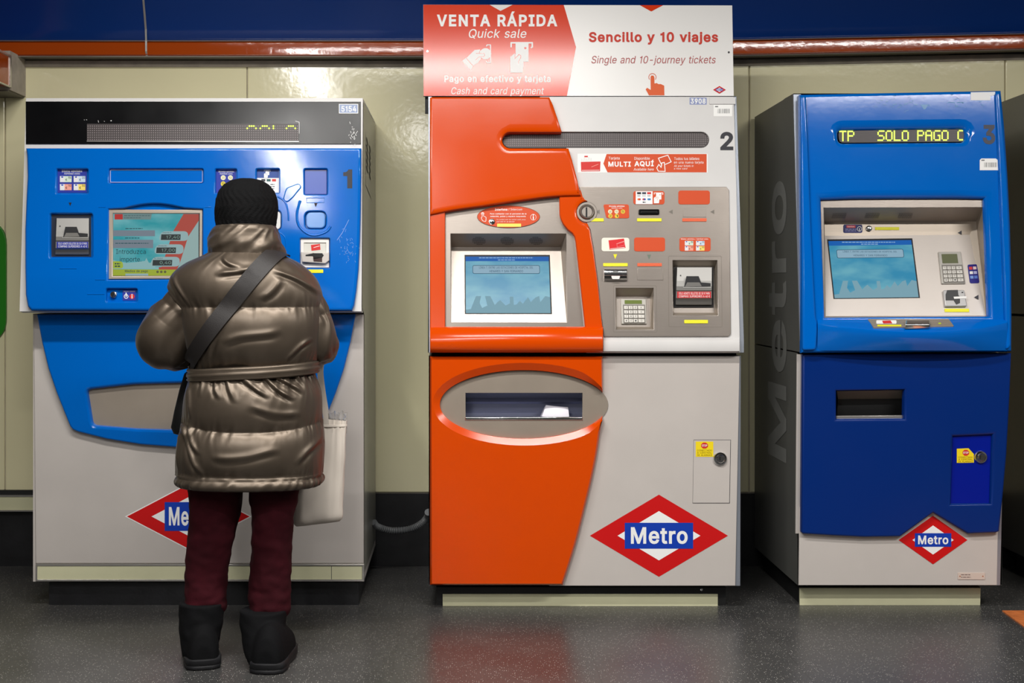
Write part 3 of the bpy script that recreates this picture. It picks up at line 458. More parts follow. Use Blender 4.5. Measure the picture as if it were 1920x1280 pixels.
def soffit(b):
    along(b, [(FY + .014, 106), (WY - .001, 112.4)], SOFFIT)
    along(b, [(WY - .002, 112.8), (WY - .010, 114), (WY - .012, 121), (WY - .004, 125.5), (WY + .004, 126)], GRIME)
    b.box(-7, WY - .02, 2.118, 7, WY + .1, 2.95, BLACKM)
structure('trim_4', soffit)
def bulkhead(b):                              # the lower boxing at the left end, running towards the viewer
    b.box(-7, 0.526, 1.944, -1.792, WY + .005, 2.10, GRIME)
    b.box(-7, -0.15, 1.956, -1.79, 0.512, 2.075, FORANGE)
    b.box(-7, 0.512, 1.953, -1.786, 0.526, 2.08, ALU)
    b.box(-1.793, -0.15, 1.951, -1.786, 0.512, 1.957, ALU); b.box(-1.793, -0.15, 2.073, -1.785, 0.512, 2.081, ALU)
    b.box(-7, 0.5261, 1.938, -1.80, WY, 1.944, SOFFIT)
structure('trim_5', bulkhead)
def tactile(b):
    def fl(px, py): Z = F * H / (py - CY); return ((px - CX) / F * Z, Z - D)
    A = [fl(1879, 1146), fl(2350, 1146), fl(2350, 1400), fl(2230, 1400)]
    TM = mat('orange_tactile_floor', (214, 122, 66), rough=0.4, var=(26, 0.35), bump=(60, 0.3))
    lo = b.add([(x, y, 0.0) for x, y in A]); hi = b.add([(x, y, 0.004) for x, y in A]); b.strip(lo, hi, TM, False); b.face(hi, TM)
structure('trim_6', tactile)

GREEN = mat('green_sign', (34, 132, 20), rough=0.35)
def gsign(b):
    P = flatpl(WY - .001)
    b.prism(P, roundpoly([(-190, 413), (11, 413), (11, 642), (-190, 642)], 46, 8), GREEN, front=.014, depth=.014, bevel=.002)
part('wall_sign', None, gsign, 'green wall sign with rounded corners, cut off by the edge left of the first machine', category='sign', base=(-2.0, WY, 1.167))

def conduit(b):
    path = smoothline([(-0.3385, .50, .222), (-0.322, .52, .200), (-.27, .56, .178), (-.20, .58, .18), (-.15, .57, .205), (-.126, .55, .235), (-0.1215, .50, .262)], 14)
    b.tube(path, [0.0118 if i % 2 else 0.0142 for i in range(len(path))], mat('grey_conduit', (96, 98, 100), rough=0.5), 12)
part('cable_conduit', None, conduit, 'grey corrugated cable conduit sagging between machine 1 and machine 2', category='cable', base=(-.2, .56, .18))

# ------------------------------------------------------------------ things the machines share
def dots(b, pl, x0, y0, px, py, cols, rws, r, m, off, skip=None):
    for c in range(cols):
        for q in range(rws):
            if skip and not skip(c, q): continue
            x, y = x0 + c * px, y0 + q * py
            b.face(b.add([pl.pt(x + a * r, y + e * r, off) for a, e in ((-1, 0), (-.7, .7), (0, 1), (.7, .7), (1, 0), (.7, -.7), (0, -1), (-.7, -.7))]), m)
def diamond(b, pl, cx, cy, rx, ry, off, white_edge=0, logo_text=True, tx=.50, ty=.32):
    P = lambda k: [(cx - rx * k, cy), (cx, cy - ry * k), (cx + rx * k, cy), (cx, cy + ry * k)]
    if white_edge: b.poly(pl, P(1 + white_edge), W_, off - .0004)
    b.poly(pl, P(1), LOGOR, off); b.poly(pl, P(.60), W_, off + .0004)
    b.rect(pl, cx - rx * tx, cy - ry * ty, cx + rx * tx, cy + ry * ty, LOGOB, off + .0008)
    if logo_text: b.text(pl, 'Metro', cx - rx * tx * .82, cy - ry * ty * .66, cx + rx * tx * .84, cy + ry * ty * .64, W_, bold=.022, off=off + .0012)
def notes(b, pl, x0, y0, w, h, gx, gy, off):  # four banknotes printed on a sticker
    for k, c in enumerate(((206, 224, 206), (196, 214, 232), (236, 160, 140), (240, 214, 110))):
        x, y = x0 + (k % 2) * (w + gx), y0 + (k // 2) * (h + gy)
        b.rect(pl, x, y, x + w, y + h, flat(*c), off); b.rect(pl, x, y, x + w * .4, y + h, flat(224, 224, 224), off + .0003)
        b.rect(pl, x + w * .12, y + h * .06, x + w * .28, y + h * .26, LOGOB, off + .0005)
        b.text(pl, ('5', '20', '10', '50')[k], x + w * .72, y + h * .08, x + w * .96, y + h * .42, K_, off=off + .0006)
        b.text(pl, '€', x + w * .48, y + h * .4, x + w * .62, y + h * .78, DG, off=off + .0006)
def coins(b, pl, cs, r, off):
    for x, y, t, c in cs:
        b.poly(pl, ell(x, y, r, r, 16), flat(*c), off); b.text(pl, t, x - r * .55, y - r * .5, x + r * .55, y + r * .5, DG, off=off + .0004)
def arrow(b, pl, x, y, r, dr, m, off=.0008):
    T = {'l': [(-1, 0), (.8, -1), (.8, 1)], 'd': [(-.8, -1), (.8, -1), (0, 1)], 'u': [(-.8, 1), (.8, 1), (0, -1)]}[dr]
    b.poly(pl, [(x + a * r, y + e * r) for a, e in T], m, off)
def bil(q):                                    # bilinear coordinates inside a pixel quad TL TR BR BL
    return lambda u, v: tuple((q[0][k] * (1 - u) + q[1][k] * u) * (1 - v) + (q[3][k] * (1 - u) + q[2][k] * u) * v for k in (0, 1))
KEYM = mat('keypad_key', (196, 192, 184), rough=0.4, metal=0.3); KEYBODY = mat('keypad_body', (170, 166, 158), rough=0.4, metal=0.4)
LCD = flat(96, 112, 40); LCD2 = flat(92, 96, 66)
def keypad(parent, pl, quad, off, disp, keys, lcd):
    f = bil(quad)
    def body(b):
        b.prism(pl, [f(0, 0), f(1, 0), f(1, 1), f(0, 1)], KEYBODY, front=off + .006, depth=.008, bevel=.0015)
        u0, v0, u1, v1 = keys; b.poly(pl, [f(u0 - .04, v0 - .03), f(u1 + .04, v0 - .03), f(u1 + .04, v1 + .03), f(u0 - .04, v1 + .03)], flat(120, 116, 110), off + .0065)
    kp = part('keypad', parent, body)
    def dsp(b): u0, v0, u1, v1 = disp; b.prism(pl, [f(u0, v0), f(u1, v0), f(u1, v1), f(u0, v1)], lcd, front=off + .0072, depth=.001, bevel=.0003)
    part('display', kp, dsp, 'green liquid crystal display')
    u0, v0, u1, v1 = keys; dv = (v1 - v0) / 4; cols = [(0, .2), (.23, .43), (.46, .66), (.70, 1.0)]
    tx = ['1', '2', '3', 'X', '4', '5', '6', '<', '7', '8', '9', 'i', '*', '0', '.', 'O']
    for r in range(4):
        for c in range(4):
            a0, a1 = u0 + (u1 - u0) * cols[c][0], u0 + (u1 - u0) * cols[c][1]; e0, e1 = v0 + dv * (r + .1), v0 + dv * (r + .9)
            def key(b):
                b.prism(pl, [f(a0, e0), f(a1, e0), f(a1, e1), f(a0, e1)], KEYM, front=off + .0105, depth=.005, bevel=.0012, seg=2)
                p, q = f((a0 * .7 + a1 * .3), e0 * .75 + e1 * .25), f((a0 * .3 + a1 * .7), e0 * .25 + e1 * .75)
                b.text(pl, tx[r * 4 + c], p[0], p[1], q[0], q[1], DG, off=off + .0108, keep=True)
            part('key', kp, key)
def bill_unit(parent, pl, x0, y0, x1, y1, off, lab, rows_):
    X = lambda u: x0 + (x1 - x0) * u
    Yv = lambda v: y0 + (y1 - y0) * v
    L, M_, DK = mat('bill_face_grey', (178, 176, 172), rough=.35, metal=.35), mat('bill_mid_grey', (132, 130, 126), rough=.35, metal=.45), flat(40, 40, 42)
    def body(b):
        P = [(-.012, 0), (.012, .02), (.022, .36), (.030, .50), (.030, .60), (.026, .63), (.026, .80), (.018, .84), (.006, .97), (-.012, 1)]
        for (w0, v0), (w1, v1) in zip(P, P[1:]):
            mm = L if v1 <= .5 else M_
            k0 = -.02 + .04 * min(1, v0); k1 = -.02 + .04 * min(1, v1)
            b.face(b.add([pl.pt(X(.06 - k0), Yv(v0), off + w0), pl.pt(X(1 - .02), Yv(v0), off + w0), pl.pt(X(1 - .02), Yv(v1), off + w1), pl.pt(X(.06 - k1), Yv(v1), off + w1)]), mm)
        for u in (.06, .98):
            b.face(b.add([pl.pt(X(u), Yv(v), off + w0) for w0, v in P]), M_)
        b.poly(pl, ell(X(.17), Yv(.22), 1.1, 1.1, 10), DK, off + .021)
    u = part('bill_acceptor', parent, body)
    def mouth(b):
        b.poly(pl, [(X(.32), Yv(.24)), (X(.64), Yv(.24)), (X(.70), Yv(.40)), (X(.95), Yv(.42)), (X(.95), Yv(.50)), (X(.26), Yv(.52)), (X(.28), Yv(.42))], DK, off + .0315)
        b.poly(pl, [(X(.34), Yv(.40)), (X(.66), Yv(.40)), (X(.72), Yv(.50)), (X(.28), Yv(.515))], flat(112, 110, 106), off + .0325)
        b.line(pl, [(X(.24), Yv(.53)), (X(.96), Yv(.53))], 1.6, L, off + .0318)
    part('note_slot', u, mouth)
    def lb(b):
        b.rect(pl, X(.08), Yv(.635), X(.96), Yv(.80), lab, off + .0275)
        for k, t in enumerate(rows_): b.text(pl, t, X(.12), Yv(.655 + .075 * k), X(.93), Yv(.71 + .075 * k), W_, off=off + .0279)
    part('label', u, lb)
    return u
def lock(parent, pl, x, y, r, off, name='lock'):
    def f(b):
        c = pl.pt(x, y, off); m = (pl.p - EYE).length / F; n = pl.n
        b.lathe(c, n, [(r * m, -.004), (r * m, .004), (r * .92 * m, .007), (r * .72 * m, .0075), (r * .68 * m, .005), (r * .6 * m, .005), (r * .58 * m, .010), (r * .5 * m, .012), (0, .012)], CHROME, 28)
        b.rect(pl, x - r * .08, y - r * .28, x + r * .08, y + r * .3, K_, off + .0125)
    return part(name, parent, f)
def barcode(b, pl, x0, y0, x1, y1, off, clip=False):
    pts = [(x0 + 3, y0), (x1 - 8, y0), (x1, y0 + 6), (x1, y1), (x0, y1), (x0, y0 + 3)] if clip else [(x0, y0), (x1, y0), (x1, y1), (x0, y1)]
    b.poly(pl, pts, flat(244, 243, 240), off)
    x = x0 + (x1 - x0) * .22; r = random.Random(3)
    while x < x1 - (x1 - x0) * .16:
        wv = r.choice((.5, .5, .9, 1.3)); b.rect(pl, x, y0 + (y1 - y0) * .34, x + wv, y0 + (y1 - y0) * .74, flat(130, 130, 130), off + .0004); x += wv + r.choice((.6, .9, 1.4))
    b.rect(pl, x0 + (x1 - x0) * .08, y0 + (y1 - y0) * .1, x0 + (x1 - x0) * .24, y0 + (y1 - y0) * .2, flat(120, 120, 120), off + .0004)
def dashes(b, pl, x0, x1, y, h, m, off, seed):    # a printed line too small to read
    r = random.Random(seed); x = x0
    while x < x1: wv = r.uniform(2.0, 6.5); b.rect(pl, x, y, min(x + wv, x1), y + h, m, off); x += wv + 1.1
def card_hand(b, pl, T, ink, bg, off):            # hand pushing a card into a slot; T maps the 256 x 350 drawing to pixels
    b.line(pl, [T(10, 55), T(10, 8), T(248, 8), T(248, 55), T(236, 62)], abs(T(17, 0)[0] - T(0, 0)[0]), ink, off)
    b.poly(pl, [T(60, 14), T(206, 14), T(206, 222), T(60, 222)], ink, off + .0003)
    b.poly(pl, [T(p, q) for p, q in ell(170, 68, 13, 13, 12)], bg, off + .0006)
    b.poly(pl, [T(0, 345), T(0, 168), T(52, 125), T(66, 150), T(100, 140), T(122, 160), T(112, 190), T(150, 225), T(150, 260), T(140, 345)], ink, off + .0009)
    wl = abs(T(6, 0)[0] - T(0, 0)[0])
    b.line(pl, [T(50, 190), T(98, 138), T(122, 155), T(116, 180), T(92, 218), T(92, 250)], wl, bg, off + .0012)
    b.line(pl, [T(54, 126), T(54, 180)], wl, bg, off + .0012)
def finger_hand(b, pl, x, y, k, ink, off):        # pointing hand on a push button
    S = [(-3.5, 0), (-2, -3), (2, -3), (3.5, 0), (3.8, 12), (8, 11), (11, 13), (16, 13), (22, 16), (22.4, 34), (-6.5, 34), (-12.7, 23), (-10, 20), (-3.2, 24)]
    b.poly(pl, [(x + a * k, y + e * k) for a, e in S], ink, off)
    b.line(pl, ell(x, y, 6.8 * k, 6.8 * k, 18, 140, 400, False), 1.0 * k, ink, off + .0002)
F57 = {'T': ('11111', '00100', '00100', '00100', '00100', '00100', '00100'), 'P': ('11110', '10001', '10001', '11110', '10000', '10000', '10000'),
       'S': ('01111', '10000', '10000', '01110', '00001', '00001', '11110'), 'O': ('01110', '10001', '10001', '10001', '10001', '10001', '01110'),
       'L': ('10000', '10000', '10000', '10000', '10000', '10000', '11111'), 'A': ('01110', '10001', '10001', '11111', '10001', '10001', '10001'),
       'G': ('01111', '10000', '10000', '10011', '10001', '10001', '01111'), 'C': ('0111', '1000', '1000', '1000', '1000', '1000', '0111')}
SKY1 = mat('screen_sky', (92, 178, 200), rough=.3, var=(9, .25), emit=0.0)
def screen_mat(name, top, bot, strength):      # a lit screen picture: cloudy blue-green sky
    m = bpy.data.materials.new(name); m.use_nodes = True; nt = m.node_tree; b = nt.nodes['Principled BSDF']
    tc = nt.nodes.new('ShaderNodeTexCoord'); n = nt.nodes.new('ShaderNodeTexNoise'); n.inputs['Scale'].default_value = 7; n.inputs['Detail'].default_value = 3
    mp = nt.nodes.new('ShaderNodeMapping'); mp.inputs['Scale'].default_value = (1, 1, 2.2)
    nt.links.new(tc.outputs['Object'], mp.inputs['Vector']); nt.links.new(mp.outputs['Vector'], n.inputs['Vector'])
    r = nt.nodes.new('ShaderNodeValToRGB'); r.color_ramp.elements[0].position = .36; r.color_ramp.elements[1].position = .72
    r.color_ramp.elements[0].color = lin(top); r.color_ramp.elements[1].color = lin(bot)
    nt.links.new(n.outputs['Fac'], r.inputs['Fac']); nt.links.new(r.outputs['Color'], b.inputs['Emission Color']); b.inputs['Emission Strength'].default_value = strength
    b.inputs['Base Color'].default_value = (.02, .02, .02, 1); b.inputs['Roughness'].default_value = .25; b.inputs['Specular IOR Level'].default_value = .2
    return m
SCR = screen_mat('screen_sky_picture', (34, 138, 178), (104, 176, 194), .86)
SCR1 = screen_mat('screen_teal_picture', (18, 146, 156), (112, 180, 186), .85)
def idle_screen(b, pl, quad, off):            # sky, blue bar, boxed notice, pale skyline
    f = bil(quad); q = lambda *a: [f(u, v) for u, v in a]
    b.prism(pl, q((0, 0), (1, 0), (1, 1), (0, 1)), K_, front=off, depth=.004, bevel=.0004)
    b.poly(pl, q((.012, .03), (.985, .03), (.985, .99), (.012, .99)), SCR, off + .0005)
    b.poly(pl, q((.012, .03), (.985, .03), (.985, .108), (.012, .108)), flat(0, 92, 176, emit=.9), off + .0009)
    for v, a, e in ((.052, .17, .80), (.088, .39, .59)):
        p0, p1 = f(a, v), f(e, v); dashes(b, pl, p0[0], p1[0], p0[1] - .8, 1.5, flat(150, 190, 225, emit=.8), off + .0012, 5)
    box = q((.095, .18), (.875, .18), (.875, .318), (.095, .318))
    b.poly(pl, roundpoly(box, 3), flat(140, 174, 194, emit=.9), off + .0008); b.line(pl, roundpoly(box, 3, 2), .9, flat(40, 86, 110, emit=.7), off + .0012, True)
    A, B = f(.17, .198), f(.80, .242); b.text(pl, 'LÍNEA 7, ENTRE LAS ESTACIONES DE HOSPITAL DEL', A[0], A[1] - 1.2, B[0], B[1], flat(44, 86, 112, emit=.7), off=off + .0013)
    A, B = f(.29, .258), f(.68, .298); b.text(pl, 'HENARES Y SAN FERNANDO', A[0], A[1], B[0], B[1], flat(44, 86, 112, emit=.7), off=off + .0013)
    sk = [(.012, .99), (.012, .93), (.07, .92), (.13, .70), (.19, .70), (.17, .82), (.2, .90), (.26, .86), (.235, .70), (.295, .70), (.345, .85), (.38, .80), (.41, .77), (.43, .80), (.47, .86), (.52, .82), (.52, .71), (.56, .71), (.565, .85), (.6, .84), (.635, .78), (.67, .83), (.73, .72), (.76, .80), (.82, .72), (.86, .70), (.87, .80), (.93, .70), (.985, .72), (.985, .99)]
    b.poly(pl, [f(u, v) for u, v in sk], flat(128, 172, 188, emit=.8), off + .0007)

# ------------------------------------------------------------------ machine 1
def zat(py, Y): return H + (CY - py) / F * (Y + D)
def xat(px, Y): return (px - CX) / F * (Y + D)
def machine1():
    R = thing('ticket_machine', 'widest blue ticket machine, numbered 1, with the person standing at its screen', 'ticket machine', (-.95, .36, 0), 'row of ticket machines')
    XL, XR = xat(62, .03), xat(682, .03)
    U = rows(-.015, 185, -.085, 583); L = flatpl(.03)
    def cab(b):
        b.sidesweep([(.03, zat(1090, .03)), (.03, zat(588, .03)), (WY - .01, zat(588, .03)), (WY - .01, zat(1090, .03))], XL, XR, GREYP)
        P = [(-.015, zat(184, -.015)), (-.085, zat(583.5, -.085)), (-.05, zat(583.5, -.085) - .006), (WY - .01, zat(583.5, -.085) - .006), (WY - .01, zat(184, -.015))]
        b.sidesweep(P, xat(44.5, -.04), XR, WHITE)
    part('cabinet', R, cab)
    def side(b):                              # grey flank with the louvred plate
        X = XR + .0015
        b.face(b.add([(X, .035, .12), (X, WY - .02, .12), (X, WY - .02, zat(190, -.015)), (X, -.005, zat(190, -.015)), (X, -.07, zat(575, -.085)), (X, .035, zat(590, .03))]), mat('grey_side_lacquer', (150, 148, 138), rough=.25, bump=(90, .05)))
    part('side_panel', R, side)
    def vent(b):
        X = XR + .003
        for k in range(5):
            for j, Y in enumerate((.18, .33)):
                z = 1.70 - k * .026 - j * .012
                b.face(b.add([(X, Y + .045 * math.cos(t) , z + .008 * math.sin(t) - .12 * .09 * math.cos(t)) for t in [2 * PI * i / 12 for i in range(12)]]), BLACKM)
        for a, c in (((.10, 1.73), (.10, 1.53)), ((.10, 1.53), (.40, 1.50))):
            b.face(b.add([(X - .001, a[0], a[1]), (X - .001, c[0], c[1]), (X - .001, c[0] + .008, c[1] + .004), (X - .001, a[0] + .008, a[1] + .004)]), BLACKM)
    part('side_vent', R, vent)
    # header
    part('header_panel', R, lambda b: b.prism(U, [(48, 190), (676.5, 190.5), (676.5, 270), (48.5, 270)], BLACKG, front=.004, depth=.006, bevel=.001))
    def led(b):
        b.rect(U, 163, 232, 560, 265, LEDBG, .0046)
        on = {(0, 1), (1, 0), (2, 0), (3, 0), (4, 1), (6, 1), (7, 0), (8, 0), (9, 0), (10, 1), (12, 0), (12, 1), (18, 1), (19, 0), (20, 0), (21, 0), (22, 1)}
        x0 = 463.6 - 73 * 4.09
        dots(b, U, x0, 236.3, 4.09, 4.2, 97, 7, 1.0, LEDOFF, .0050, lambda c, q: (c - 73, q) not in on)
        dots(b, U, x0, 236.3, 4.09, 4.2, 97, 7, 1.75, LEDON, .0052, lambda c, q: (c - 73, q) in on)
        b.line(U, [(163, 264.6), (560, 265.2)], 1.2, ALU, .0052)
    part('led_display', R, led)
    def plate(b):
        b.rect(U, 636, 195.5, 671, 212, flat(150, 164, 196), .0046); b.line(U, [(636, 195.5), (671, 195.5), (671, 212), (636, 212)], 1.2, W_, .005, True)
        b.text(U, '5154', 640, 198.5, 668, 209.5, W_, bold=.02, off=.0052)
    part('number_plate', R, plate)
    def scr(b):                               # scratches worn through the black lacquer
        r = random.Random(5)
        for x, y, n in ((662, 254, 26), (180, 226, 6)):
            for _ in range(n):
                a = x + r.gauss(0, 4 if n > 9 else 14); e = y + r.gauss(0, 7 if n > 9 else 1)
                b.line(U, [(a, e), (a + r.uniform(-2, 2), e + r.uniform(-4, 4))], .7, W_, .0047)
        b.line(U, [(554, 227), (561, 229), (561, 250)], .8, W_, .0047)
    part('scratches', R, scr)
    # blue fascia with its recesses
    out = [(47.5, 277), (677, 277), (677, 330), (676, 400), (674.5, 450), (672, 505), (668, 545), (664, 572), (660, 582), (58, 582), (51, 574), (47, 552), (46, 500), (46, 430), (48.5, 370), (50.5, 330), (49.5, 290)]
    scr_hole = [(203, 523.5), (379.5, 522.5), (379, 392.5), (345, 390.5)] + [(345 - k * 11.2, 390.5 - 8.5 * math.sin(PI * k / 10)) for k in range(1, 10)] + [(233, 391), (203.5, 392)]
    def rr(x0, y0, x1, y1, r): return rrect(x0, y0, x1, y1, r, 4)
    HB = (.0045, .010)
    holes = [(scr_hole, .006, .014), (rr(106, 317, 164, 362, 2), .006, .012), (rr(204, 316, 381, 343, 3), .004, .008), (rr(94, 401, 172, 482, 3), .007, .016),
             (rr(404, 317, 443, 362, 2), .005, .012), (rr(481, 317, 523, 361, 2), .005, .012), (rr(571, 317, 613, 364, 2), .005, .012),
             (rr(509, 394, 527, 431, 8), .004, .010), (rr(562.5, 446.5, 618, 502, 2), .004, .008), (rr(571.5, 396, 611, 429, 9), .004, .006), (rr(199, 541, 257, 565.5, 3), .005, .008)]
    part('blue_fascia', R, lambda b: b.prism(U, [(p[0], p[1]) for p in out], BLUE, front=.026, depth=.026, bevel=.010, seg=5, holes=[(h[0], h[1], h[2], .02) for h in holes]))
    def backing(b): b.poly(U, [(56, 290), (668, 290), (655, 570), (62, 570)], BLUE, .008)
    part('recess_backing', R, backing)
    for pts, wd in ((smoothline([(563, 376), (557, 400), (560, 422), (575, 437), (592, 441), (612, 434), (620, 424)], 5), 5), ([(575, 371), (608, 371), (608, 380), (575, 380), (575, 371)], 1.6),
                    (smoothline([(520, 368), (534, 378), (540, 396), (541, 414)], 5), 3.5), (smoothline([(512, 434), (528, 438), (536, 452), (535, 480)], 5), 2.5),
                    ([(112, 503), (144, 503)], 2.5), ([(164, 551), (196, 551)], 2.5), ([(179, 524), (197, 524)], 2.5), ([(185, 388), (198, 388)], 2.5), ([(384, 388), (396, 388)], 2.5)):
        part('moulding', R, lambda b: b.tube([U.pt(x, y, .0255) for x, y in pts], wd * D / F * .5, BLUE, 10))
    part('moulding', R, lambda b: b.prism(U, roundpoly([(536, 352), (560, 343), (566, 350), (548, 372), (538, 380), (530, 374)], 5), BLUE, front=.030, depth=.006, bevel=.004))
    def wear(b):
        r = random.Random(11)
        for _ in range(40):
            x, y = r.gauss(650, 7), r.gauss(465, 15); b.line(U, [(x, y), (x + r.uniform(-3, 3), y + r.uniform(-6, 6))], .5, flat(120, 160, 210), .0266)
        b.line(U, [(632, 450), (642, 436), (654, 412)], .6, flat(150, 180, 220), .0266)
    part('scratches', R, wear)
    # stickers and units
    def st1(b):
        S = flat(36, 50, 150); b.rect(U, 107, 318, 163, 361, S, .0095)
        b.text(U, 'Billetes admitidos', 116, 318.5, 154, 322.6, W_, bold=.02, off=.0099); b.text(U, 'Admitted notes', 120, 323.6, 150, 327, W_, shear=.2, off=.0099)
        notes(b, U, 112.3, 330, 22, 11.4, 3.8, 3.6, .0099)
    part('notes_sticker', R, st1, 'dark blue sticker showing the banknotes accepted')
    def slot(b):
        b.prism(U, rr(206, 318, 380, 342, 3), BLUE, front=.013, depth=.005, bevel=.002); b.line(U, rr(207, 318.5, 379.5, 341.5, 2), 1.1, flat(170, 184, 226), .0134, True)
    part('blank_panel', R, slot)
    def st2(b):
        b.rect(U, 405, 318, 442, 361, flat(36, 50, 150), .0095)
        b.text(U, 'Monedas admitidas', 410, 320, 439, 323, W_, bold=.02, off=.0099); b.text(U, 'Admitted coins', 412, 324, 436, 327, W_, off=.0099)
        coins(b, U, [(418.5, 333, '20', (236, 230, 190)), (432, 333, '10', (236, 230, 190)), (418.5, 344.5, '5', (226, 206, 60)), (432, 344.5, '2', (226, 206, 60))], 4.6, .0099)
    part('coins_sticker', R, st2, 'dark blue sticker showing the coins accepted')
    def st3(b):
        b.rect(U, 481, 318, 523, 361, flat(236, 236, 234), .0095); b.rect(U, 481, 318, 523, 333.5, flat(58, 84, 150), .0098)
        card_hand(b, U, lambda x, y: (495 + x * .048, 319 + y * .041), W_, flat(58, 84, 150), .0101)
        for k, c in enumerate(((60, 60, 66), (50, 90, 90), (206, 60, 54))): b.rect(U, 490 + k * 10, 335.5, 497.5 + k * 10, 340, flat(*c), .0100)
        for k in range(3): dashes(b, U, 507, 515, 345 + k * 4, 1.4, DG, .01, k)
    part('cards_sticker', R, st3, 'sticker showing the bank cards accepted')
    part('blank_window', R, lambda b: b.prism(U, rr(571.5, 318, 612.5, 364, 1), mat('violet_blue_plastic', (26, 68, 164), rough=.3), front=.0125, depth=.004, bevel=.001))
    part('machine_number', R, lambda b: b.text(U, '1', 643.5, 317.5, 660.5, 353, DG, bold=.035, off=.0268), 'dark grey figure 1')
    for x, y, r_ in ((131.5, 383, 3.4), (592, 384.5, 4)): part('arrow_mark', R, lambda b: arrow(b, U, x, y, r_, 'd', K_, .0268))
    def btn(b):
        b.prism(U, rr(573.5, 397.5, 610, 428, 9), mat('pale_blue_plastic', (74, 132, 200), rough=.18), front=.024, depth=.014, bevel=.004)
    part('contactless_reader', R, btn, 'pale blue rounded plastic cover')
    def crd(b):
        b.prism(U, rr(507, 396, 526, 430, 7), WHITE, front=.022, depth=.012, bevel=.003); b.rect(U, 508, 400, 519, 404, DG, .0226)
        b.poly(U, [(508, 409), (519, 409), (519, 419), (514, 419), (514, 414), (508, 414)], K_, .0226)
    part('card_reader', R, crd)
    def tk(b):
        b.prism(U, [(563.5, 447.5), (617, 448), (617, 501.5), (563.5, 501.5)], mat('white_plastic', (226, 222, 216), rough=.4), front=.016, depth=.006, bevel=.0015,
                holes=[([(570, 455), (611, 455), (611, 493), (570, 493)], .002, .003, .004)])
        b.rect(U, 569, 454, 612, 494, flat(206, 204, 196), .0115)
    t = part('ticket_slot', R, tk, 'white ticket slot unit')
    def tk2(b):
        b.prism(U, [(564, 472), (587, 473), (587, 481), (604, 481), (604, 474), (617, 473), (617, 488), (610, 494), (566, 491)], GREYP, front=.030, depth=.018, bevel=.003)
        b.poly(U, [(573, 477.5), (587, 474.5), (604, 474.5), (607, 478.5), (604, 483), (588, 486), (587, 480), (573, 480)], K_, .0308); b.poly(U, [(587, 482), (604, 482), (604, 491), (588, 490)], flat(60, 40, 40), .0308)
    part('slot_mouth', t, tk2)
    def tk3(b):
        b.poly(U, [(583, 459), (600, 457), (601, 468), (584, 470)], RED, .0122); b.line(U, [(588, 464), (599, 461)], .8, W_, .0126)
    part('card_sticker', t, tk3, 'red card sticker')
    part('braille_tag', R, lambda b: b.prism(U, rr(575, 505, 606, 511.5, 1), YEL, front=.0275, depth=.002, bevel=.0004))
    def bl(b): b.rect(U, 95, 402, 171, 481, flat(34, 40, 56), .0095)
    part('acceptor_well', R, bl)
    bill_unit(R, U, 101, 408, 168, 479, .010, flat(40, 50, 150), ('SOLO ADMITE BILLETES DE 50 € PARA', 'COMPRAS SUPERIORES A 40 €'))
    # screen
    def bez(b):
        o = [(203.5, 392.5), (379, 393), (379, 522), (203.5, 523)]; i = [(212, 400), (373.5, 400.5), (373, 516), (211.5, 517)]
        b.prism(U, o, STEEL2, front=.016, depth=.008, bevel=.0015, holes=[(i, .003, .005, .006)])
    sc = part('screen_bezel', R, bez)
    Q = [(211, 398.5), (374, 399), (373.5, 517), (210.5, 518)]
    def pic(b):
        o = .0115; E = lambda r, g, bb, e=.8: flat(r, g, bb, emit=e); T = lambda x, y: (190 + x / 8.535, 380 + y / 8.535)
        p = lambda *a: [T(x, y) for x, y in a]
        b.poly(U, Q, K_, o - .0004); b.poly(U, p((180, 165), (1560, 165), (1545, 1165), (140, 1165)), SCR1, o)
        b.poly(U, p((150, 900), (260, 940), (400, 960), (560, 950), (700, 930), (720, 880), (760, 960), (1230, 960), (1230, 1060), (150, 1060)), E(140, 184, 186), o + .0003)
        b.poly(U, p((1315, 180), (1560, 180), (1560, 280), (1210, 1070), (920, 1070), (920, 1030), (1050, 620)), E(176, 74, 62), o + .0004)
        b.poly(U, p((1050, 612), (860, 1030), (960, 1030), (1155, 450)), SCR1, o + .0005)
        b.poly(U, p((1556, 290), (1556, 1165), (1215, 1165), (1245, 1000), (1390, 540)), E(150, 178, 176), o + .0005)
        b.poly(U, p((210, 180), (810, 175), (790, 268), (210, 268)), E(112, 138, 138), o + .0005); b.poly(U, p((213, 180), (342, 180), (342, 268), (213, 268)), E(186, 50, 46), o + .0007)
        for k, y in enumerate((200, 235)): A, B = T(365, y), T((790, 640)[k], y); dashes(b, U, A[0], B[0], A[1], 1.3, E(70, 100, 104), o + .0008, k)
        for y0, y1, x1 in ((440, 535, 858), (592, 725, 830)): b.poly(U, p((180, y0), (x1, y0), (x1, y1), (175, y1)), E(120, 132, 144), o + .0005)
        for x0, x1, y in ((385, 660, 415), (380, 610, 565), (225, 760, 650)): A, B = T(x0, y), T(x1, y); dashes(b, U, A[0], B[0], A[1] - 1, 1.6, E(40, 84, 92), o + .0008, x0)
        DK = E(30, 62, 70)
        A, B = T(235, 745), T(712, 818); b.text(U, 'Introduzca', A[0], A[1], B[0], B[1], DK, off=o + .001)
        A, B = T(295, 865), T(640, 960); b.text(U, 'importe.', A[0], A[1], B[0], B[1], DK, off=o + .001)
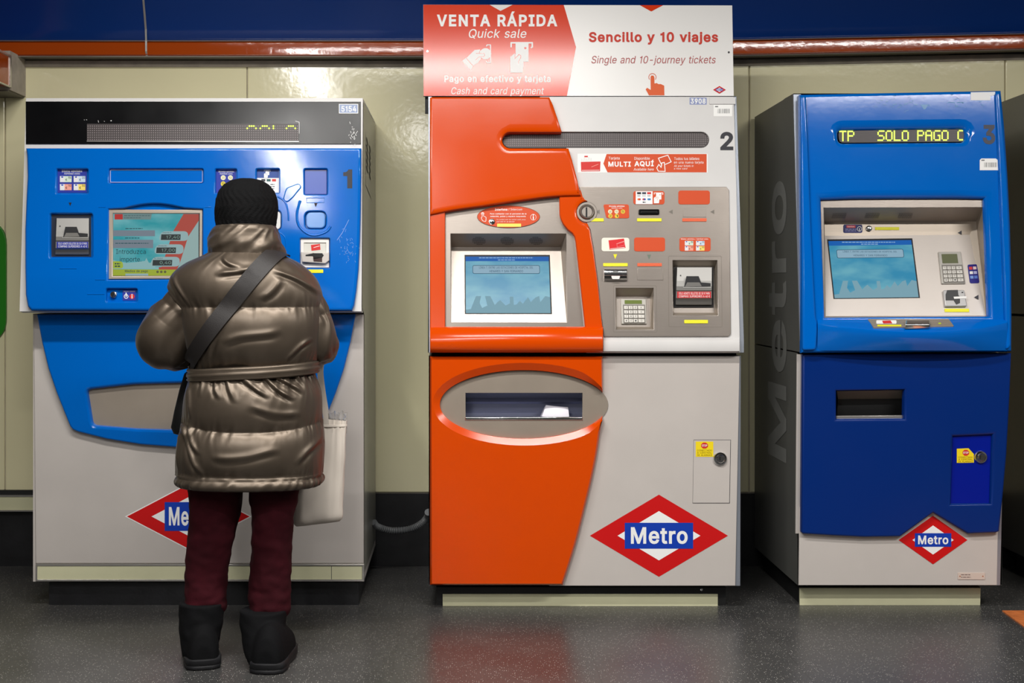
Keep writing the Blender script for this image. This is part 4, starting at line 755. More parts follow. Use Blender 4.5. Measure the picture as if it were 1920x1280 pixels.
        for x, y, a, t in ((920, 455, '17,40', 'Importe €'), (845, 665, '17,00', 'Introducido'), (785, 865, '0,40', 'Por introducir')):
            b.poly(U, roundpoly(p((x + 40, y), (x + 470, y), (x + 470, y + 155), (x - 10, y + 155)), 9, 5), E(150, 180, 182), o + .0008)
            b.poly(U, p((x + 40, y + 50), (x + 350, y + 50), (x + 345, y + 140), (x + 32, y + 140)), E(44, 52, 52), o + .0011)
            A, B = T(x + (120 if len(a) == 5 else 150), y + 68), T(x + 332, y + 128); b.text(U, a, A[0], A[1], B[0], B[1], E(130, 160, 150), off=o + .0014)
            A, B = T(x + 62, y + 12), T(x + 200, y + 36); b.text(U, t, A[0], A[1], B[0], B[1], DK, off=o + .0012)
        b.poly(U, p((150, 1062), (1200, 1070), (1190, 1165), (140, 1165)), E(160, 176, 50), o + .0006)
        b.poly(U, roundpoly(p((165, 935), (340, 935), (355, 1050), (160, 1050)), 6, 5), E(160, 182, 60), o + .0009)
        for y in (965, 1005): A, B = T(215, y), T(300, y); dashes(b, U, A[0], B[0], A[1], 2.4, DK, o + .0012, y)
        A, B = T(378, 1072), T(745, 1122); b.text(U, 'Medios de pago', A[0], A[1], B[0], B[1], DK, off=o + .001, bold=.01)
        b.poly(U, p((385, 1133), (750, 1133), (750, 1165), (385, 1165)), E(150, 180, 182), o + .0009)
        for k in range(3): x, y = T(900 + 60 * k, 1105); b.poly(U, ell(x, y, 2.5, 2.5, 10), E(96, 96, 60), o + .0009)
    part('screen', sc, pic, 'lit screen asking for money')
    # intercom strip
    lock(R, U, 213.5, 552.5, 6.2, .012, 'intercom_button')
    def ic(b):
        b.rect(U, 230, 544, 255, 563, flat(40, 50, 150), .0095); b.text(U, 'Interfono / Intercom', 232, 545, 253, 547.4, W_, off=.0099)
        b.line(U, ell(236.5, 555.5, 3.6, 3.8, 14), 1.2, W_, .0099, True); b.line(U, [(236.5, 556), (236.5, 549)], 2, W_, .0101)
        b.poly(U, ell(247.5, 555.5, 4.8, 4.8, 16), RED, .0099); b.line(U, [(247.5, 554), (247.5, 559)], 1.6, W_, .0103); b.line(U, [(247.5, 551.4), (247.5, 552.4)], 1.6, W_, .0103)
    part('intercom_sticker', R, ic)
    # lower half
    part('door', R, lambda b: b.prism(L, [(63, 589), (681, 589), (681.5, 1056), (66.5, 1056)], GREYP, front=.006, depth=.006, bevel=.003))
    left = [(68.5, 589), (78, 640), (90, 690), (106, 737), (120, 772), (131, 799)]
    bot = [(136, 805), (146, 809.5), (200, 823), (262, 833), (330, 838.5)]
    M = lambda x: 735 - x
    lp = left + bot; out = lp + [(368, 839.5)] + [(M(x), y) for x, y in lp[::-1]]
    wl = roundpoly([(162.5, 731), (250, 721.5), (367, 718), (485, 721.5), (572.5, 731), (562, 797), (480, 803.5), (367, 807), (255, 803.5), (173, 797)], 8, 3)
    part('blue_apron', R, lambda b: b.prism(L, out, BLUE, front=.030, depth=.025, bevel=.006, seg=4, holes=[(wl, .011, .018, .024)]))
    part('tray_plate', R, lambda b: b.poly(L, [(155, 716), (580, 716), (570, 812), (165, 812)], STEEL2, .0075))
    def em(b): diamond(b, L, 353, 968, 115, 60, .0072, .035, True, .385, .45)
    part('diamond_logo', R, em, 'red diamond logo with blue name bar')
    def kf(b):
        b.prism(L, [(66.5, 1057), (683, 1057), (683, 1090), (66.5, 1090)], ALU, front=.010, depth=.012, bevel=.002, holes=[([(70, 1061), (679, 1061), (679, 1086), (70, 1086)], .001, .002, .004)])
    k = part('kick_frame', R, kf)
    def ks(b): b.rect(L, 69, 1060, 621, 1087, CREAMK, .0075); b.rect(L, 622, 1060, 680, 1087, CREAMK, .0075); b.rect(L, 621, 1060, 622, 1087, DG, .0073)
    part('kick_strip', k, ks, 'cream kick strip')
    part('plinth', R, lambda b: b.box(XL + .05, .055, 0, XR - .02, WY - .05, zat(1091, .055) - .001, PLINTH))
    return R
machine1()

# ------------------------------------------------------------------ machine 2
def machine2():
    R = thing('ticket_machine', 'orange and white ticket machine numbered 2, under the quick sale sign', 'ticket machine', (.47, .36, 0), 'row of ticket machines')
    U = rows(.115, 180, -.02, 661); L = flatpl(0.0)
    XL, XR = xat(804, 0), xat(1389, 0)
    def cab(b):
        b.sidesweep([(.004, zat(1098, 0)), (.004, zat(667, 0)), (WY - .01, zat(667, 0)), (WY - .01, zat(1098, 0))], XL, XR, SILVER, openfront=True)
        b.sidesweep([(.118, zat(180, .115)), (-.016, zat(661, -.02)), (WY - .01, zat(661, -.02)), (WY - .01, zat(180, .115))], xat(803, .03), xat(1396, -.02) - .002, SILVER, openfront=True)
        b.prism(U, [(1376, 181), (1381, 181), (1395, 640), (1395, 661), (1386, 661), (1386, 640)], SILVER, front=.004, depth=.01, bevel=.001); b.prism(L, [(1380, 667), (1389, 667), (1388, 1098), (1374, 1098)], SILVER, front=.001, depth=.01, bevel=.001); b.prism(U, [(803, 181), (810, 181), (810, 661), (804, 661)], SILVER, front=.004, depth=.01, bevel=.001)
        b.box(XL + .01, .03, zat(668, 0) - .01, XR - .01, WY - .03, zat(661, -.02) + .01, BLACKM)
    part('cabinet', R, cab, 'silver cabinet edges')
    # upper white front
    stad = [(1330 - 15, 247)] + ell(1315, 262, 15, 15, 10, -90, 90, False)[1:-1] + [(1315, 277), (957, 277)] + ell(957, 262, 15, 15, 10, 90, 270, False)[1:-1] + [(957, 247)]
    wf = [(1012, 181), (1376, 181), (1381, 350), (1387.5, 640), (1388, 661), (1100, 661), (1062, 300), (1062, 277), (1315, 277)] + ell(1315, 262, 15, 15, 10, 90, -90, False)[1:-1] + [(1315, 247), (1045, 247), (1012, 247)]
    part('white_front', R, lambda b: b.prism(U, wf, WHITE, front=.012, depth=.014, bevel=.002,
         holes=[([(1153, 538), (1227, 538), (1227, 619), (1153, 619)], .0, .002, .012), ([(1259, 486), (1347, 486), (1348, 593), (1260, 593)], .0, .002, .012)]))
    def led(b):
        b.poly(U, stad, LEDBG, .003)
        ins = lambda c, q: True
        def ok(c, q):
            x, y = 947 + c * 3.55, 251.2 + q * 3.6
            if x < 957: return (x - 957) ** 2 + (y - 262) ** 2 < 13.5 ** 2
            if x > 1315: return (x - 1315) ** 2 + (y - 262) ** 2 < 13.5 ** 2
            return True
        dots(b, U, 947, 251.2, 3.55, 3.6, 108, 7, .95, LEDOFF, .0034, ok)
    part('led_display', R, led)
    # orange upper block with a notch around the display
    nt = [(1053.5, 246.5, 14), (957, 246.5, 14)] + [(x, y, 11) for x, y in ell(957, 262, 15.5, 15.5, 10, 270, 90, False)[1:-1]] + [(957, 277.5, 10), (1066, 277.5, 9)]
    low = [(x, y, 9) for x, y in smoothline([(1089, 365.5), (1060, 366), (1030, 368), (990, 373), (950, 378.5), (900, 386), (850, 393), (811, 401)], 4)]
    A = [(806, 181.5, 4), (1030, 181.5, 4), (1037, 196, 7), (1045, 220, 7)] + nt + [(1073, 300, 6), (1081, 330, 6)] + low + [(806, 402, 4)]
    part('orange_fascia', R, lambda b: b.prism(U, A, ORANGE, front=.044, depth=.044, bevel=.006, seg=4))
    hole = [(835, 389), (900, 380), (960, 371), (1048.5, 364), (1049, 401), (1051, 410), (1056, 420), (1064, 430), (1073, 437), (1077, 443), (1079, 452), (1097, 613), (835, 613)]
    coinarc = ell(1101, 397.5, 20, 21, 12, 272, 88, False)
    B = [(806, 400), (806, 362), (1089, 356), (1094, 372)] + [(x, y, 7) for x, y in coinarc] + [(1106, 430), (1113, 470), (1121, 530), (1127, 590), (1130.5, 618), (806, 618)]
    part('orange_surround', R, lambda b: b.prism(U, B, ORANGE, front=.030, depth=.030, bevel=.004, seg=4, holes=[(hole, .003, .012, .028)]))
    def lip(b):
        prof = [(.016, 612), (.036, 614.5), (.048, 620), (.058, 630), (.060, 640), (.056, 650), (.048, 656.5), (.036, 660.5), (.0, 661)]
        r0 = [U.pt(806.3, y, o) for o, y in prof]; r1 = [U.pt(808, y, o + .003) for o, y in prof]; r2 = [U.pt(1128, y, o + .003) for o, y in prof]; r3 = [U.pt(1130.6, y, o) for o, y in prof]
        b.loft([r0, r1, r2, r3], ORANGE, False)
        b.face(b.add(r3 + [U.pt(1130.6, 661, 0), U.pt(1130.6, 612, 0)]), ORANGE); b.face(b.add(r0 + [U.pt(806.3, 661, 0), U.pt(806.3, 612, 0)]), ORANGE)
    part('orange_lip', R, lip)
    def wlip(b):
        prof = [(.010, 633), (.020, 635.5), (.030, 640), (.032, 650), (.028, 658), (.018, 661), (.0, 661)]
        rs = [[U.pt(x, y, o) for o, y in prof] for x in (1131.5, 1386.5)]
        b.loft(rs, WHITE, False); b.face(b.add(rs[1] + [U.pt(1386.5, 633, .01)]), WHITE)
    part('white_lip', R, wlip)
    # silver screen surround with an inclined screen well
    opn = [(845, 438), (1061.5, 438), (1062.5, 604), (846, 604)]
    part('screen_surround', R, lambda b: b.prism(U, [(834, 384), (1050, 360), (1051, 405), (1058, 420), (1075, 437), (1081, 450), (1098, 614), (834, 614)], STEEL, front=.010, depth=.006, bevel=.0, holes=[(opn, .0012, .002, .004)]))
    a, b_, c, d = U.pt(845, 438, .008), U.pt(1061.5, 438, .008), U.pt(1051, 463, -.075), U.pt(846.5, 463, -.075)
    e, g = U.pt(846, 604, .008), U.pt(1062.5, 604, .008)
    PP = tri(d, c, g)
    def well(b):
        b.quad(a, b_, c, d, STEEL2); b.quad(d, c, g, e, STEEL); b.face(b.add([b_, g, c]), STEEL2); b.face(b.add([a, d, e]), STEEL2)
    wl = part('screen_well', R, well)
    SP = tri(a, b_, c)
    for cx in (898, 951, 1005):
        part('speaker_grille', wl, lambda b: [b.poly(SP, ell(cx + i * 2.3 + j * .4, 451.5 + j * 2.2, .75, .7, 6), K_, .0006) for i in range(-5, 6) for j in range(-3, 4) if (i / 5.4) ** 2 + (j / 3.4) ** 2 <= 1])
    part('screen', wl, lambda b: idle_screen(b, PP, [(871, 477.5), (1031, 477.5), (1035, 588), (871.5, 588)], .002), 'lit screen with pale city skyline')
    def ic(b):
        b.prism(U, ell(953.5, 406, 59, 21, 40), OR_, front=.0125, depth=.003, bevel=.0006)
        b.line(U, ell(953.5, 406, 58.6, 20.6, 40), .7, flat(120, 60, 40), .0130, True); o = .0131
        b.text(U, 'Interfono', 928, 390.5, 951.5, 394.8, W_, bold=.025, off=o); b.text(U, '/ Intercom', 953.5, 390.5, 979, 394.8, W_, off=o)
        b.text(U, 'Para contactar con el personal de la', 919, 399.3, 987, 402.6, W_, bold=.015, off=o); b.text(U, 'estación, pulse y espere respuesta', 919.5, 404, 985.5, 407.4, W_, bold=.015, off=o)
        b.text(U, 'To contact with the station staff, press', 931, 410.6, 986, 412.8, W_, shear=.2, off=o); b.text(U, 'and wait for an answer', 931, 414.2, 965, 416.4, W_, shear=.2, off=o)
        b.line(U, roundpoly([(902, 408), (905, 414), (911, 415), (911.5, 407), (906.5, 405), (906, 399), (904, 399), (904, 407)], 1.2, 2), .9, W_, o, True); b.line(U, ell(905, 400.5, 2.6, 2.4, 10, 150, 390, False), .7, W_, o)
        b.line(U, ell(1000, 407, 5.2, 5.6, 20), .6, W_, o, True); b.line(U, [(1000, 406), (1000, 411)], 2.0, W_, o); b.line(U, [(1000, 402.4), (1000, 403.6)], 2.0, W_, o)
        b.poly(U, rrect(932, 419, 977, 425, .6), flat(250, 222, 100), .0132)
    s = part('intercom_plate', R, ic, 'orange oval intercom plate with white writing')
    def ib(b):
        c0 = U.pt(922.5, 415.5, .013); m = D / F
        b.lathe(c0, U.n, [(5.6 * m, 0), (5.6 * m, .001), (4.6 * m, .0012), (4.4 * m, .004), (3.6 * m, .005), (0, .005)], CHROME, 20)
    part('intercom_button', s, ib)
    # banner, numbers, stickers on white
    def ban(b):
        o = .0124; T = lambda x, y: (1060 + x / 5.333, 220 + y / 5.333); P = lambda *q: [T(x, y) for x, y in q]
        b.rect(U, 1083, 288, 1327, 323.5, flat(240, 239, 236), o)
        b.poly(U, P((155, 445), (352, 440), (347, 538), (158, 540)), RED, o + .0005); b.poly(U, P((190, 384), (225, 384), (225, 398), (190, 398)), RED, o + .0005)
        for x in range(160, 260, 14): b.line(U, P((x, 395 + (x * 7) % 23), (x + 4, 438)), .35, flat(170, 170, 170), o + .0005)
        b.line(U, P((262, 495), (330, 468)), 1.0, flat(236, 150, 140), o + .0008); b.line(U, P((165, 530), (340, 528)), .9, W_, o + .0008)
        b.poly(U, P((413, 366), (1413, 366), (1413, 549), (422, 549), (380, 462)), OR_, o + .0004)
        for t, x0, y0, x1, y1, kw in (('Tarjeta', 433, 393, 543, 428, {}), ('MULTI', 430, 442, 655, 493, dict(bold=.03)), ('Disponible', 690, 395, 845, 430, {}), ('AQUÍ', 690, 424, 884, 493, dict(bold=.03)),
                ('Available here', 682, 505, 884, 532, dict(shear=.2)), ('Todos tus billetes', 1088, 398, 1340, 426, {}), ('en una nueva tarjeta', 1086, 436, 1382, 468, {}), ('All your tickets in', 1086, 474, 1282, 500, dict(shear=.2)), ('a new card', 1086, 503, 1220, 520, dict(shear=.2))):
            A_, B_ = T(x0, y0), T(x1, y1); b.text(U, t, A_[0], A_[1], B_[0], B_[1], W_, off=o + .0008, **kw)
        b.line(U, P((965, 480), (930, 408), (1025, 378), (1058, 444), (1000, 470)), 1.5, W_, o + .0008)
        b.line(U, P((930, 538), (914, 505), (935, 470), (958, 500), (965, 455), (990, 450), (998, 540)), 1.5, W_, o + .0008, True)
    part('ticket_banner', R, ban, 'white and orange banner with multi card writing')
    part('machine_number', R, lambda b: b.text(U, '2', 1350.5, 247, 1375, 281.5, DG, bold=.03, off=.0126), 'dark grey figure 2')
    def np(b): b.rect(U, 1293, 183, 1325, 196, flat(140, 150, 190), .0124); b.text(U, '3908', 1295, 184.5, 1323, 194.5, W_, bold=.03, off=.0128)
    part('number_plate', R, np)
    def bc(b): b.prism(U, [(1330.5, 182.5), (1379, 182.5), (1379, 195), (1330.5, 195)], WHITE, front=.015, depth=.004, bevel=.0005); barcode(b, U, 1338, 196.5, 1373, 218, .0126)
    part('barcode_sticker', R, bc)
    # steel payment plate
    so = .018
    st = [(1086.5, 350), (1362, 350), (1367, 356), (1370.5, 626), (1366, 630.5), (1132, 630.5), (1129, 600), (1122, 530), (1114, 470), (1107, 430), (1101, 420), (1094, 380)]
    kw_, bw_ = [(1155, 540), (1225, 540), (1225.5, 617.5), (1155.5, 617.5)], [(1261.5, 488), (1344.5, 488), (1346, 591), (1262.5, 591)]
    part('payment_plate', R, lambda b: b.prism(U, st, STEEL, front=so, depth=.006, bevel=.0015, holes=[(kw_, .0015, .003, .006), (bw_, .0015, .003, .006)]))
    def frame(b):
        for q in ([(1150.5, 535), (1230.5, 535.5), (1232, 622.5), (1150, 622)], [(1253.5, 480), (1352.5, 480), (1354, 613), (1254, 612)]): b.line(U, roundpoly(q, 2, 2), .8, flat(130, 122, 114), so + .0005, True)
    part('inset_outlines', R, frame)
    for q in ([(1281, 388), (1324, 388), (1324, 407), (1281, 407)], [(1195, 503), (1243, 503), (1243.5, 525), (1195, 525)]): part('cover_plate', R, lambda b: b.prism(U, q, STEEL, front=so + .0015, depth=.002, bevel=.0008))
    OB = lambda x0, y0, x1, y1, m=OR_: (lambda b: b.prism(U, rrect(x0, y0, x1, y1, 4.5), m, front=so + .0016, depth=.002, bevel=.0004))
    for x0, y0, x1, y1 in ((1272, 357, 1331, 383), (1189, 445, 1247, 471)): part('blank_sticker', R, OB(x0, y0, x1, y1), 'plain orange rounded sticker')
    o = so + .002
    def cs(b):
        b.prism(U, roundpoly([(1131, 383), (1179, 383), (1180, 409), (1137, 409)], 4), OR_, front=so + .0016, depth=.002, bevel=.0004)
        b.text(U, 'Monedas admitidas', 1142, 385, 1171, 387.6, W_, bold=.02, off=o); b.text(U, 'Admitted coins', 1146, 388.5, 1167, 391, W_, off=o)
        Y_, P_ = (228, 196, 60), (240, 228, 190)
        coins(b, U, [(1144, 396.5, '20', P_), (1156, 396.5, '10', P_), (1168, 396.5, '5', Y_), (1144.5, 404.8, '2', Y_), (1156.5, 404.8, '1', Y_)], 4.0, o)
    part('coins_sticker', R, cs, 'orange sticker showing the coins accepted')
    def ks(b):
        OB(1187.5, 358, 1246, 383)(b); b.rect(U, 1192, 358.5, 1223.5, 382.5, flat(240, 240, 240), o)
        for k in range(3):
            b.rect(U, 1194.5 + 9.4 * k, 360, 1202 + 9.4 * k, 364, flat(*((40, 40, 44), (70, 74, 90), (206, 60, 60))[k]), o + .0004); dashes(b, U, 1195 + 9.4 * k, 1201 + 9.4 * k, 366.5, 1, DG, o + .0004, k)
            c_ = ((226, 120, 40), (200, 60, 60), (60, 140, 190))[k]; b.poly(U, ell(1197 + 9.4 * k, 373.5, 2, 2, 10), flat(*c_), o + .0004); b.poly(U, ell(1199.5 + 9.4 * k, 373.5, 2, 2, 10), flat(*((206, 60, 50), (60, 80, 160), (60, 120, 180))[k]), o + .0006)
        dashes(b, U, 1205, 1211, 378, 2, DG, o + .0004, 9)
        card_hand(b, U, lambda x, y: (1226 + x * .068, 361 + y * .058), W_, OR_, o + .0004)
    part('cards_sticker', R, ks, 'orange and white sticker showing the bank cards accepted')
    def rc(b):
        OB(1128, 445.5, 1180, 471, flat(236, 232, 218))(b); b.poly(U, [(1141, 450.5), (1170, 447), (1173, 464.5), (1143, 468)], flat(216, 34, 40), o); b.line(U, [(1156, 457), (1170, 452)], 1.0, flat(240, 150, 150), o + .0005)
        b.line(U, [(1157, 463), (1157, 457), (1171, 453), (1171, 459.5), (1157, 463)], .5, flat(240, 150, 150), o + .0005); b.line(U, [(1144, 466.4), (1171, 463.4)], .8, W_, o + .0005)
    part('travel_card_sticker', R, rc, 'white sticker showing a red travel card')
    def ns(b):
        OB(1274, 445, 1332.5, 471)(b); b.text(U, 'Billetes admitidos / Admitted notes', 1277, 446.4, 1328, 449.6, W_, off=o)
        notes(b, U, 1284, 451.5, 16, 8.4, 5, 1.4, o)
    part('notes_sticker', R, ns, 'orange sticker showing the banknotes accepted')
    for x0, y0, x1, y1, m in ((1106.5, 409, 1132, 415, YEL), (1194.5, 409, 1240.5, 415, YEL), (1131, 493, 1177, 499, YEL), (1283, 599.5, 1327.5, 606, YEL), (1279.5, 409, 1325, 415, ORTAG), (1195, 493, 1241, 499, ORTAG)):
        part('braille_tag', R, lambda b: b.prism(U, rrect(x0, y0, x1, y1, .8), m, front=so + .0022, depth=.003, bevel=.0005), 'yellow raised tag' if m is YEL else 'orange raised tag')
    G = flat(120, 114, 106)
    for x, y, r_, d_, m_, o_ in ((1121, 397, 4.2, 'l', G, so + .0006), (1258, 397, 4.2, 'l', G, so + .0006), (1336, 397, 4.2, 'l', G, so + .0006), (1217, 482, 4.6, 'd', flat(110, 122, 108), so + .0006), (1153.5, 481, 4.6, 'd', flat(236, 226, 40), so + .0006)):
        part('arrow_mark', R, lambda b: arrow(b, U, x, y, r_, d_, m_, o_))
    def coin(b):
        c0 = U.pt(1100, 398, so - .004); m = D / F
        b.lathe(c0, U.n, [(20 * m, -.012), (20 * m, .004), (19 * m, .007), (15 * m, .007), (14 * m, .005), (13.6 * m, .012), (12.4 * m, .015), (10.5 * m, .013), (9.5 * m, .011), (0, .011)], STEEL, 32)
        b.rect(U, 1098.2, 388.5, 1101.2, 408, K_, so + .0085)
    part('coin_slot', R, coin)
    def cslot(b):
        b.prism(U, rrect(1197.5, 392, 1236.5, 402, 2.5), BLACKG, front=so + .006, depth=.006, bevel=.002); b.rect(U, 1202, 396, 1232, 398, flat(4, 4, 4), so + .0064)
        for x in (1202, 1232): b.poly(U, ell(x, 397.6, 1, 1, 8), CHROME, so + .0068)
    part('card_slot', R, cslot, 'black card slot')
    def tm(b):
        prof = [(0, 504.5), (.010, 505), (.014, 508), (.014, 515), (.018, 517), (.016, 522), (.006, 526.5), (0, 527)]
        rs = [[U.pt(x, y, so + of) for of, y in prof] for x in (1133, 1175.5)]; b.loft(rs, CHROME, False)
        for r_ in rs: b.face(b.add(r_), CHROME)
        b.poly(U, [(1140, 513.8), (1148, 512.5), (1162, 512.5), (1169, 513.8), (1168, 515), (1141, 515)], K_, so + .0146); b.poly(U, ell(1154, 511, 5.5, 4, 12, 180, 360, False), flat(130, 130, 128), so + .0146)
        b.poly(U, roundpoly([(1146, 517), (1163, 517), (1161, 523), (1148, 523)], 2), flat(232, 230, 226), so + .0196)
    part('ticket_slot', R, tm, 'chrome ticket slot')
    def well2(q, dp):
        def f(b):
            t = [U.pt(x, y, so - .005) for x, y in q]
            k = [U.pt(q[0][0] + 1, q[0][1] + 16, dp), U.pt(q[1][0] - 6, q[1][1] + 16, dp), U.pt(q[2][0] - 6, q[2][1] - 5, -.012), U.pt(q[3][0] + 1, q[3][1] - 5, -.012)]
            I, J = b.add(t), b.add(k); b.strip(I, J, STEEL2, False); b.face(J, STEEL)
        return f
    part('keypad_well', R, well2(kw_, -.028))
    aw = part('acceptor_well', R, well2(bw_, -.030)); part('dark_frame', aw, lambda b: b.poly(U, [(1263, 500), (1338, 500), (1338, 576), (1263, 576)], flat(40, 38, 38), -.010))
    q = kw_; PK = tri(U.pt(1156, 556, -.028), U.pt(1219, 556, -.028), U.pt(1219.5, 612.5, -.012))
    keypad(R, PK, [(1164, 560), (1211, 560), (1212.5, 607), (1165.5, 607)], .001, (.15, .05, .84, .20), (.12, .26, .92, .96), LCD)
    bill_unit(R, U, 1264, 500, 1336, 573, -.006, flat(196, 40, 46), ('SOLO ADMITE BILLETES DE 50 € PARA', 'COMPRAS SUPERIORES A 40 €'))
    # lower half
    part('door', R, lambda b: b.prism(L, [(1098, 667.5), (1387, 667.5), (1379, 1098), (1030, 1098), (1060, 900), (1098, 800)], GREYP, front=.008, depth=.006, bevel=.002))
    EH = ell(982.5, 758.5, 158, 64.5, 64)
    right = smoothline([(1131, 712), (1131, 730), (1130.5, 765), (1127, 800), (1120, 850), (1110, 900), (1098, 950), (1083, 1010), (1068, 1060), (1055.5, 1098)], 4)
    # apron split around the oval plate, whose right end juts out over the white door
    top = [(806, 668.5, 3), (1130.5, 668.5, 3), (1130.8, 736.2, 3)]
    ea = [(982.5 + 158 * math.cos(t), 758.5 + 64.5 * math.sin(t)) for t in [math.radians(a) for a in range(-24, -337, -6)]]
    ap = top + [(x, y, min(13.5 - 2 * (y > 758), 4 + 2.2 * min(k, len(ea) - 1 - k))) for k, (x, y) in enumerate(ea)] + [(1130.6, 780.9, 3)] + [(x, y, 4) for x, y in right if y > 800] + [(806, 1098, 4)]
    part('orange_apron', R, lambda b: b.prism(L, ap, ORANGE, front=.040, depth=.034, bevel=.0135, seg=2, round_=False))
    sl = [(873, 736.5), (1092, 736.5), (1092, 786), (873, 786)]
    part('tray_plate', R, lambda b: b.prism(L, EH, STEEL2, front=.012, depth=.005, bevel=.001, holes=[(sl, .001, .002, .005)]), 'oval steel plate')
    def tray(b):
        S = mat('blue_grey_tray_metal', (150, 154, 178), rough=.34, metal=.5)
        prof = [(-.012, 734), (-.06, 738), (-.085, 746), (-.075, 753), (-.090, 757), (-.095, 775), (-.07, 792), (-.012, 794)]
        rs = [[L.pt(CX + (x - CX), y, of) for of, y in prof] for x in (871, 1095)]
        I, J = b.add(rs[0]), b.add(rs[1]); b.strip(I, J, S, True, False); b.face(I, BLACKM); b.face(J, BLACKM)
    part('collection_tray', R, tray, 'dark blue grey metal tray')
    part('tray_lip', R, lambda b: b.prism(L, [(872, 781.5), (1093, 781.5), (1093, 788), (872, 788)], CHROME, front=.016, depth=.02, bevel=.004))
    def dr(b): b.prism(L, [(1301, 825), (1369.5, 825), (1367.5, 942.5), (1299, 942.5)], GREYP, front=.0092, depth=.002, bevel=.0006); b.line(L, [(1301, 824.5), (1370, 824.5), (1368, 943), (1299, 943)], .8, DG, .0086, True)
    d_ = part('access_door', R, dr)
    def al(b):
        b.rect(L, 1304.5, 827.5, 1337.5, 856, flat(240, 214, 30), .0098); b.poly(L, ell(1321, 835, 7, 6, 8, 22.5, 382.5), RED, .0102); b.text(L, 'STOP', 1316, 833, 1326, 837, W_, bold=.02, off=.0106)
        for k, t in enumerate(('CONECTADO', 'A CENTRAL', 'DE ALARMAS')): b.text(L, t, 1307, 842.5 + 4.4 * k, 1335, 845.7 + 4.4 * k, flat(120, 96, 20), off=.0102)
    part('alarm_sticker', d_, al, 'yellow alarm sticker')
    lock(d_, L, 1350, 859.5, 12.5, .0095)
    part('diamond_logo', R, lambda b: diamond(b, L, 1235.5, 1004, 129.5, 77, .0086, 0, True, .495, .315), 'red diamond logo with blue name bar')
    def pl_(b):
        b.box(xat(818, .05), .05, 0, xat(1361, .05), WY - .05, zat(1099, .05) - .003, BLACKM)
        c0 = at(1315, 1104.5, .049); b.lathe(c0, (0, -1, 0), [(.005, 0), (.005, .003), (.0032, .004), (0, .004)], CHROME, 14)
    part('plinth', R, pl_)
    part('kick_strip', R, lambda b: b.prism(flatpl(.05), [(830, 1113.5), (1346, 1113.5), (1346, 1140), (830, 1140)], CREAMK, front=.008, depth=.007, bevel=.001), 'cream kick strip')
    return R
machine2()

def sign_board():
    Y = .135; P = rows(.184, 8, .135, 180)      # leans back like the machine front
    R = thing('sign_board', 'white and orange quick sale sign board standing on top of machine 2', 'sign', (.45, .15, zat(180, .115) + .001))
    zb = zat(180, .115) + .001; yb = CY - (zb - H) * F / (Y - .014 + D)
    part('board', R, lambda b: b.prism(P, [(793.5, 8.5), (1373, 10), (1376, yb), (794, yb)], mat('white_sign_gloss', (236, 234, 231), rough=.3, bump=(300, .04)), front=.006, depth=.012, bevel=.001))
    SO = mat('orange_sign_print', (214, 56, 14), rough=.17, spec=.4); o = .0066
    def pr(b):
        b.poly(P, [(793.8, 8.8), (1057, 9.3), (1080, 88), (1063, yb - .2), (794.3, yb - .2)], SO, o)
        b.poly(P, [(918, 8.9), (961, 9), (938.5, 20.5)], flat(226, 224, 222), o + .0004); b.poly(P, [(1199.5, 9.6), (1243.5, 9.7), (1221, 21.5)], SO, o)
    part('printed_field', R, pr, 'orange arrow-ended field with white writing')
    RT = flat(202, 58, 42)
    q = o + .0006; T = lambda x, y: (780 + x / 6, y / 6); Q = lambda *a: [T(x, y) for x, y in a]
    for t_, x0, y0, x1, y1, m_, kw in (('VENTA RÁPIDA', 819, 21.5, 1045, 49.5, W_, dict(bold=.03, space=1.06)), ('Quick sale', 879, 54, 987, 72.5, W_, dict(shear=.2, bold=.004)), ('Pago en efectivo y tarjeta', 833, 140.5, 1032.5, 157.5, W_, dict(bold=.03)),
            ('Cash and card payment', 846, 163.5, 1020, 180.3, W_, dict(shear=.2, bold=.006)), ('Sencillo y 10 viajes', 1104, 59.5, 1346.5, 83.5, RT, dict(bold=.028)), ('Single and 10-journey tickets', 1109, 104.5, 1342, 122.5, flat(178, 92, 92), dict(shear=.2))):
        part('lettering', R, lambda b: b.text(P, t_, x0, y0, x1, y1, m_, off=q, **kw))
    def coin_hand(b):
        b.poly(P, Q((520, 685), (562, 650), (640, 742), (615, 786)), W_, q)
        b.poly(P, Q((568, 652), (660, 562), (720, 556), (735, 585), (772, 600), (775, 632), (735, 648), (700, 705), (645, 738)), W_, q); b.poly(P, ell(*T(782, 605), 10.6, 10.6, 24), W_, q + .0003)
        b.line(P, Q((675, 600), (765, 600), (774, 620), (760, 638), (710, 638), (668, 676)), .7, SO, q + .0006); b.line(P, Q((722, 558), (712, 598)), .6, SO, q + .0006); b.line(P, Q((566, 655), (640, 742)), .6, SO, q + .0006)
        b.line(P, Q((792, 520), (800, 505), (838, 505), (838, 707), (800, 707), (792, 690)), 1.9, W_, q + .0005)
    part('pictogram', R, coin_hand, 'hand putting a coin into a slot')
    part('pictogram', R, lambda b: card_hand(b, P, lambda x, y: (780 + (1060 + x) / 6, (473 + y) / 6), W_, SO, q), 'hand putting a card into a slot')
    part('pictogram', R, lambda b: finger_hand(b, P, 1223.3, 144.5, 1.0, flat(216, 94, 48), q), 'hand pressing a button')
    part('diamond_logo', R, lambda b: diamond(b, P, 1349, 168.3, 12, 7.2, q, 0, True))
    for x, y in ((801.5, 96), (1366.5, 98)): part('screw', R, lambda b: b.poly(P, ell(x, y, 2, 2, 10), CHROME, q))
    part('bracket', R, lambda b: b.box(xat(797, .15), .148, zb - .06, xat(803.5, .15), .17, zb + .05, BLACKM))
sign_board()

